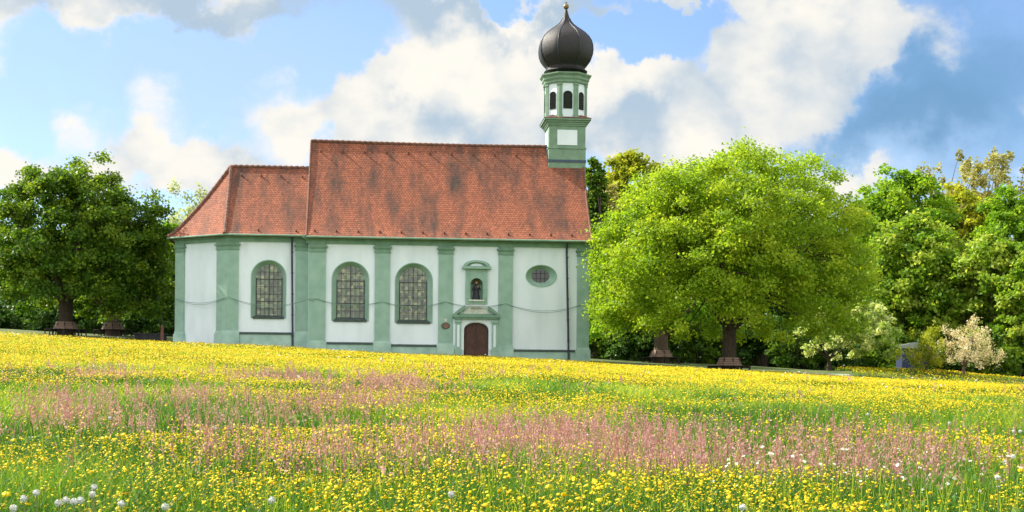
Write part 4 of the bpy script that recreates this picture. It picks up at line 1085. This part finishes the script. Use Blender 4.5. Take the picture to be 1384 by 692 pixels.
# ------------------------------------------------------------------ meadow
rng = np.random.default_rng(5)
def church_local(x, y):
    dx, dy = x-P0.x, y-P0.y
    return dx*e1.x+dy*e1.y, dx*e2.x+dy*e2.y
def meadow_pts(n, y0=5.5, y1=117, margin=1.5):
    y = y0*(y1/y0)**rng.random(n); half = .362*y+margin
    x = rng.uniform(-1, 1, n)*half
    s, t = church_local(x, y)
    lim = np.where(x < -22.5, 102.2, np.where(x < 7, 130, np.where(x < 22, 101.8+.0*x, 101.5+np.clip((x-20)*2.2, 0, 15))))
    lim = np.where((x > 6.5) & (x < 24), 100.2, lim) + 0.5*np.sin(x*1.3)
    lim = np.where(np.abs(x-14.2) < 2.6+.4*np.sin(y*3), 94.6, lim)
    path_gap = (x > 19) & (y > 101.0) & (y < 104.5) & (x < 24)
    inside = (s > -10.5) & (s < 20.5) & (t > -.45+.25*np.sin(x*3))
    inside |= (x > -23) & (x < 7) & (y > 106)
    ok = (y < lim) & ~inside & ~path_gap
    return x[ok], y[ok]

def yellow_amt(x, y):
    a = fbm(x*.35+40, y*.13+7, 50); b = fbm(x*.9+3, y*.6+90, 60)
    v = .55*a+.45*b
    far = sstep(26, 48, y)
    gband = np.exp(-((y-44-6*np.sin(x*.12))/6)**2)*(vnoise(x*.12+4, y*.1, 71) > .45)
    near_l = sstep(14, 9, y)*sstep(0, -3, x)*.10
    return np.clip(sstep(.40, .62, v+.22*far-.0*near_l) - .55*gband, .04, 1)
def plume_amt(x, y):
    u = x/y*F+HX                                      # bearing across the view, for broad drifts
    a = fbm(x*.45+13, y*.16+33, 80); b = vnoise(x*1.6+5, y*.5+5, 90)
    drift = np.exp(-((y-(30-(u-300)*.004))/7)**2)*(.25+.75*sstep(900, 500, u))*.42 + np.exp(-((y-11.2)/3.8)**2)*.50*sstep(150, 420, u)
    drift = drift*(.35+1.3*vnoise(x*.55+y*.25+3, y*.22+x*.06, 95)) + np.exp(-((y-20)/4)**2)*.12 + sstep(-1, 2, x)*np.exp(-((y-10.5)/3)**2)*.26
    return np.clip((.6*a+.4*b-.52)*2.2+drift, 0, 1)*sstep(7.5, 9.5, y)*(1-sstep(45, 70, y)*.85)

# grass blades
x, y = meadow_pts(400000); n = len(x); z = G(x, y)
hn = fbm(x*.8, y*.5, 30)
h = (.13+.26*hn)*rng.uniform(.55, 1.25, n)*(1-sstep(15, 60, y)*.2)
wd = (.0035+.00036*y)*rng.uniform(.7, 1.4, n)
az = rng.uniform(0, 2*PI, n); la = rng.uniform(0, 2*PI, n); lean = h*rng.uniform(.2, 1.0, n)
dx, dy = np.cos(az)*wd, np.sin(az)*wd; lx, ly = np.cos(la)*lean, np.sin(la)*lean
B0 = np.stack([x, y, z-.02], 1); side = np.stack([dx, dy, 0*dx], 1); lv = np.stack([lx, ly, 0*lx], 1); up = np.stack([0*h, 0*h, h], 1)
Vb = np.stack([B0-side, B0+side, B0+side*.75+lv*.3+up*.55, B0-side*.75+lv*.3+up*.55, B0+lv+up], 1).reshape(-1, 3)
i = np.arange(n)*5
Fb = np.stack([np.stack([i, i+1, i+2], 1), np.stack([i, i+2, i+3], 1), np.stack([i+3, i+2, i+4], 1)], 1).reshape(-1, 3)
tg = np.clip(1.5*(fbm(x*.35+2, y*.16+2, 34)-.5)+.34+.42*(rng.random(n)-.5)+.2*sstep(30, 60, y)-.16*sstep(2, -3, x)*sstep(14, 8, y), 0, 1)
grass_m = leaf_mat('meadow_grass', (.035, .11, .016), (.12, .24, .02), (.34, .42, .05), transl=.45, tcol=1.5)
tag(np_obj('meadow_grass', Vb, Fb, grass_m, tint=np.repeat(tg, 3)), 'long green grass of the flower meadow', 'grass', kind='stuff')

# yellow flower heads
x, y = meadow_pts(520000, 6.2)
keep = rng.random(len(x)) < yellow_amt(x, y)*(1-.5*plume_amt(x, y))*(.60+.40*sstep(11, 36, y))*(1-.45*sstep(2.5, -2.5, x)*sstep(12, 8, y)); x, y = x[keep], y[keep]; n = len(x)
hz = (.15+.22*fbm(x*.8, y*.5, 30))*rng.uniform(.65, 1.15, n)*(1-sstep(15, 60, y)*.2); z = G(x, y)+hz
r = (.0054+.00037*y)*rng.uniform(.45, 1.35, n)
r = np.where(y < 16, r*np.where(rng.random(n) < .08, 1.9, 1.0), r)
tilt = rng.normal(size=(n, 2))*.45; Nn = np.stack([tilt[:, 0]-.2, tilt[:, 1]-.25, np.ones(n)], 1); Nn /= np.linalg.norm(Nn, axis=1)[:, None]
U = np.cross(Nn, np.array([0, 1., .1])); U /= np.linalg.norm(U, axis=1)[:, None]; W = np.cross(Nn, U)
Cn = np.stack([x, y, z], 1); ringv = []
for k in range(6):
    a = k*PI/3; rj = r*rng.uniform(.7, 1.15, n); ringv.append(Cn+U*(rj*math.cos(a))[:, None]+W*(rj*math.sin(a))[:, None])
Vf = np.stack(ringv+[Cn+Nn*(r*.16)[:, None], Cn-Nn*(r*.35)[:, None]], 1).reshape(-1, 3); i = np.arange(n)*8
Ff = np.concatenate([np.stack([i+k, i+(k+1) % 6, i+6], 1)[:, None] for k in range(6)]+[np.stack([i+(k+1) % 6, i+k, i+7], 1)[:, None] for k in range(6)], 1).reshape(-1, 3)
yel_m = leaf_mat('yellow_petals', (.80, .60, .012), (.88, .74, .015), (.90, .82, .03), transl=.4, tcol=1.0)
tag(np_obj('yellow_flowers', Vf, Ff, yel_m, tint=np.repeat(rng.random(n), 12)), 'countless yellow buttercups and dandelions over the meadow', 'flowers', kind='stuff')

# reddish seed plumes (sorrel and flowering grass)
x, y = meadow_pts(60000, 7)
keep = rng.random(len(x)) < np.clip(plume_amt(x, y)*1.15, 0, 1)**2.0*.60*(1-.6*sstep(1, 6, x))*(1+.5*sstep(1, -3, x)); x, y = x[keep], y[keep]; n = len(x)
H = rng.uniform(.22, .50, n); lean = rng.normal(size=(n, 2))*.10; K = 18
tt_ = rng.random((n, K)); sc = (.0085+.00030*y)[:, None]
px_ = x[:, None]+lean[:, :1]*tt_+rng.normal(size=(n, K))*.018*(1.1-tt_); py_ = y[:, None]+lean[:, 1:]*tt_+rng.normal(size=(n, K))*.018*(1.1-tt_)
pz_ = G(x, y)[:, None]+H[:, None]*(.5+.55*tt_)
P = np.stack([px_.ravel(), py_.ravel(), pz_.ravel()], 1); Nn = rng.normal(size=P.shape); Nn[:, 2] *= .4; Nn /= np.linalg.norm(Nn, axis=1)[:, None]
size = (sc*(1.25-.7*tt_)).ravel()*rng.uniform(.6, 1.2, n*K)
V1, F1 = quads_from(P, Nn, size, rng, .6)
# stems as thin quads
Bx = np.stack([x, y, G(x, y)], 1); Tx = np.stack([x+lean[:, 0], y+lean[:, 1], G(x, y)+H*1.03], 1); sw = np.stack([.002+.00012*y, 0*x, 0*x], 1)
V2 = np.stack([Bx-sw, Bx+sw, Tx+sw*.5, Tx-sw*.5], 1).reshape(-1, 3); F2 = np.arange(4*n).reshape(n, 4)+len(V1)
pl_m = leaf_mat('reddish_seed_heads', (.38, .17, .20), (.55, .30, .34), (.72, .52, .54), transl=.45, tcol=1.0)
tag(np_obj('sorrel_plumes', np.concatenate([V1, V2]), np.concatenate([F1, F2]), pl_m, tint=np.concatenate([np.repeat(rng.random(n), K)*.6+rng.random(n*K)*.4, rng.random(n)*.4])), 'drifts of reddish pink sorrel and grass plumes', 'plants', kind='stuff')

# flower stems near the camera
x, y = meadow_pts(9000, 6.2, 22); n = len(x); H = rng.uniform(.2, .42, n)
Bx = np.stack([x, y, G(x, y)], 1); Tx = Bx+np.stack([rng.normal(size=n)*.08, rng.normal(size=n)*.08, H], 1); sw = np.stack([np.full(n, .0022), 0*x, 0*x], 1)
V2 = np.stack([Bx-sw, Bx+sw, Tx+sw*.7, Tx-sw*.7], 1).reshape(-1, 3)
tag(np_obj('flower_stalks', V2, np.arange(4*n).reshape(n, 4), grass_m, tint=rng.random(n)), 'thin green flower stalks in the near meadow', 'plants', kind='stuff')
# low broad leaves
x, y = meadow_pts(60000, 6, 40); n = len(x)
P = np.stack([x, y, G(x, y)+rng.uniform(.03, .2, n)], 1); Nn = rng.normal(size=(n, 3))*.6+np.array([0, -.2, 1.]); Nn /= np.linalg.norm(Nn, axis=1)[:, None]
V1, F1 = quads_from(P, Nn, rng.uniform(.02, .05, n)*(1+y/40), rng, .4)
tag(np_obj('clover_leaves', V1, F1, leaf_mat('broad_leaves', (.04, .12, .015), (.07, .18, .02), (.12, .25, .03), transl=.3), tint=rng.random(n)), 'broad green herb leaves low in the meadow', 'plants', kind='stuff')
# tiny white blossoms sprinkled on the meadow
x, y = meadow_pts(9000, 8); kp = vnoise(x*.5, y*.25, 140) > .84; x, y = x[kp], y[kp]; n = len(x)
P = np.stack([x, y, G(x, y)+rng.uniform(.2, .42, n)], 1); Nn = rng.normal(size=(n, 3))*.4+np.array([0, -.3, 1.]); Nn /= np.linalg.norm(Nn, axis=1)[:, None]
V1, F1 = quads_from(P, Nn, (.009+.0006*y)*rng.uniform(.6, 1.2, n), rng, .9)
tag(np_obj('white_flowers', V1, F1, leaf_mat('white_petals', (.6, .62, .5), (.75, .75, .68), transl=.3, tcol=1), tint=rng.random(n)), 'tiny white blossoms sprinkled through the meadow', 'flowers', kind='stuff')

# dandelion clocks, each one a thing
clock_m = mat('seed_fluff', (.82, .84, .80), .9, (.62, .66, .60), 60, bump=.8, bscale=120)
stem_m = mat('hollow_stalk', (.16, .24, .05), .6)
spots = [(18, 687, 'nearest the bottom left corner'), (32, 674, 'at far left above the corner one'), (49, 666, 'highest of the far left trio'), (79, 680, 'left end of the white row near the bottom'), (89, 676, 'in the white row near the bottom'),
         (100, 678, 'in the white row near the bottom'), (109, 676, 'in the white row near the bottom'), (127, 659, 'upper one of a touching pair at lower left'), (125, 668, 'lower one of a touching pair at lower left'), (164, 681, 'small one right of the white row'),
         (223, 685, 'large lone one at the bottom left of centre'), (290, 578, 'lone one in the reddish drift left of centre'), (148, 565, 'far one in the left meadow'), (92, 466, 'pale one close under the left linden'),
         (1370, 583, 'left of a close pair at the right edge'), (1379, 583, 'right of a close pair at the right edge'), (1283, 572, 'high in the right meadow'), (1173, 560, 'on the greener band at right'), (1348, 645, 'low near the right edge'), (1369, 617, 'between the pair and the low one at right'),
         (367, 676, 'near the bottom, first right of the lone large one'), (1004, 686, 'at the bottom right of centre'), (610, 668, 'at the bottom centre')]
for (px, py, where) in spots:
    a, b = ray(px, py); lo, hi = 3.0, 101.0
    for _ in range(50):
        mid = (lo+hi)/2
        if b*mid - (gz(a*mid, mid)+.38) > 0: lo = mid
        else: hi = mid
    # first crossing along the ray where the sightline reaches flower height
    d = mid; X, zg = a*d, gz(a*d, d)
    rr = .0105*(1+max(0, d-18)*.03)
    lab = 'white dandelion clock ' + where
    o = thing('dandelion_clock', (X, d, zg), lab, 'flower', 'white dandelion clocks in the meadow')
    m = MB(); m.tube([(0, 0, -.03), (.01, 0, .18), (0, 0, .38-rr)], .003+.00005*d, 5); m.build('stalk', stem_m, o)
    m = MB(); m.lathe([(.003, .38-rr)]+[(rr*math.sin(PI*j/8), .38-rr*math.cos(PI*j/8)) for j in range(1, 8)]+[(.003, .38+rr)], 0, 0, 12)
    g_ = random.Random(px)
    for _ in range(60):
        v = Vector((g_.gauss(0, 1), g_.gauss(0, 1), g_.gauss(0, 1))).normalized(); c = Vector((0, 0, .38))
        m.tube([c+v*rr*.6, c+v*rr*1.45], [.0008, .0022], 3, smooth=False)
    m.build('seed_head', clock_m, o)
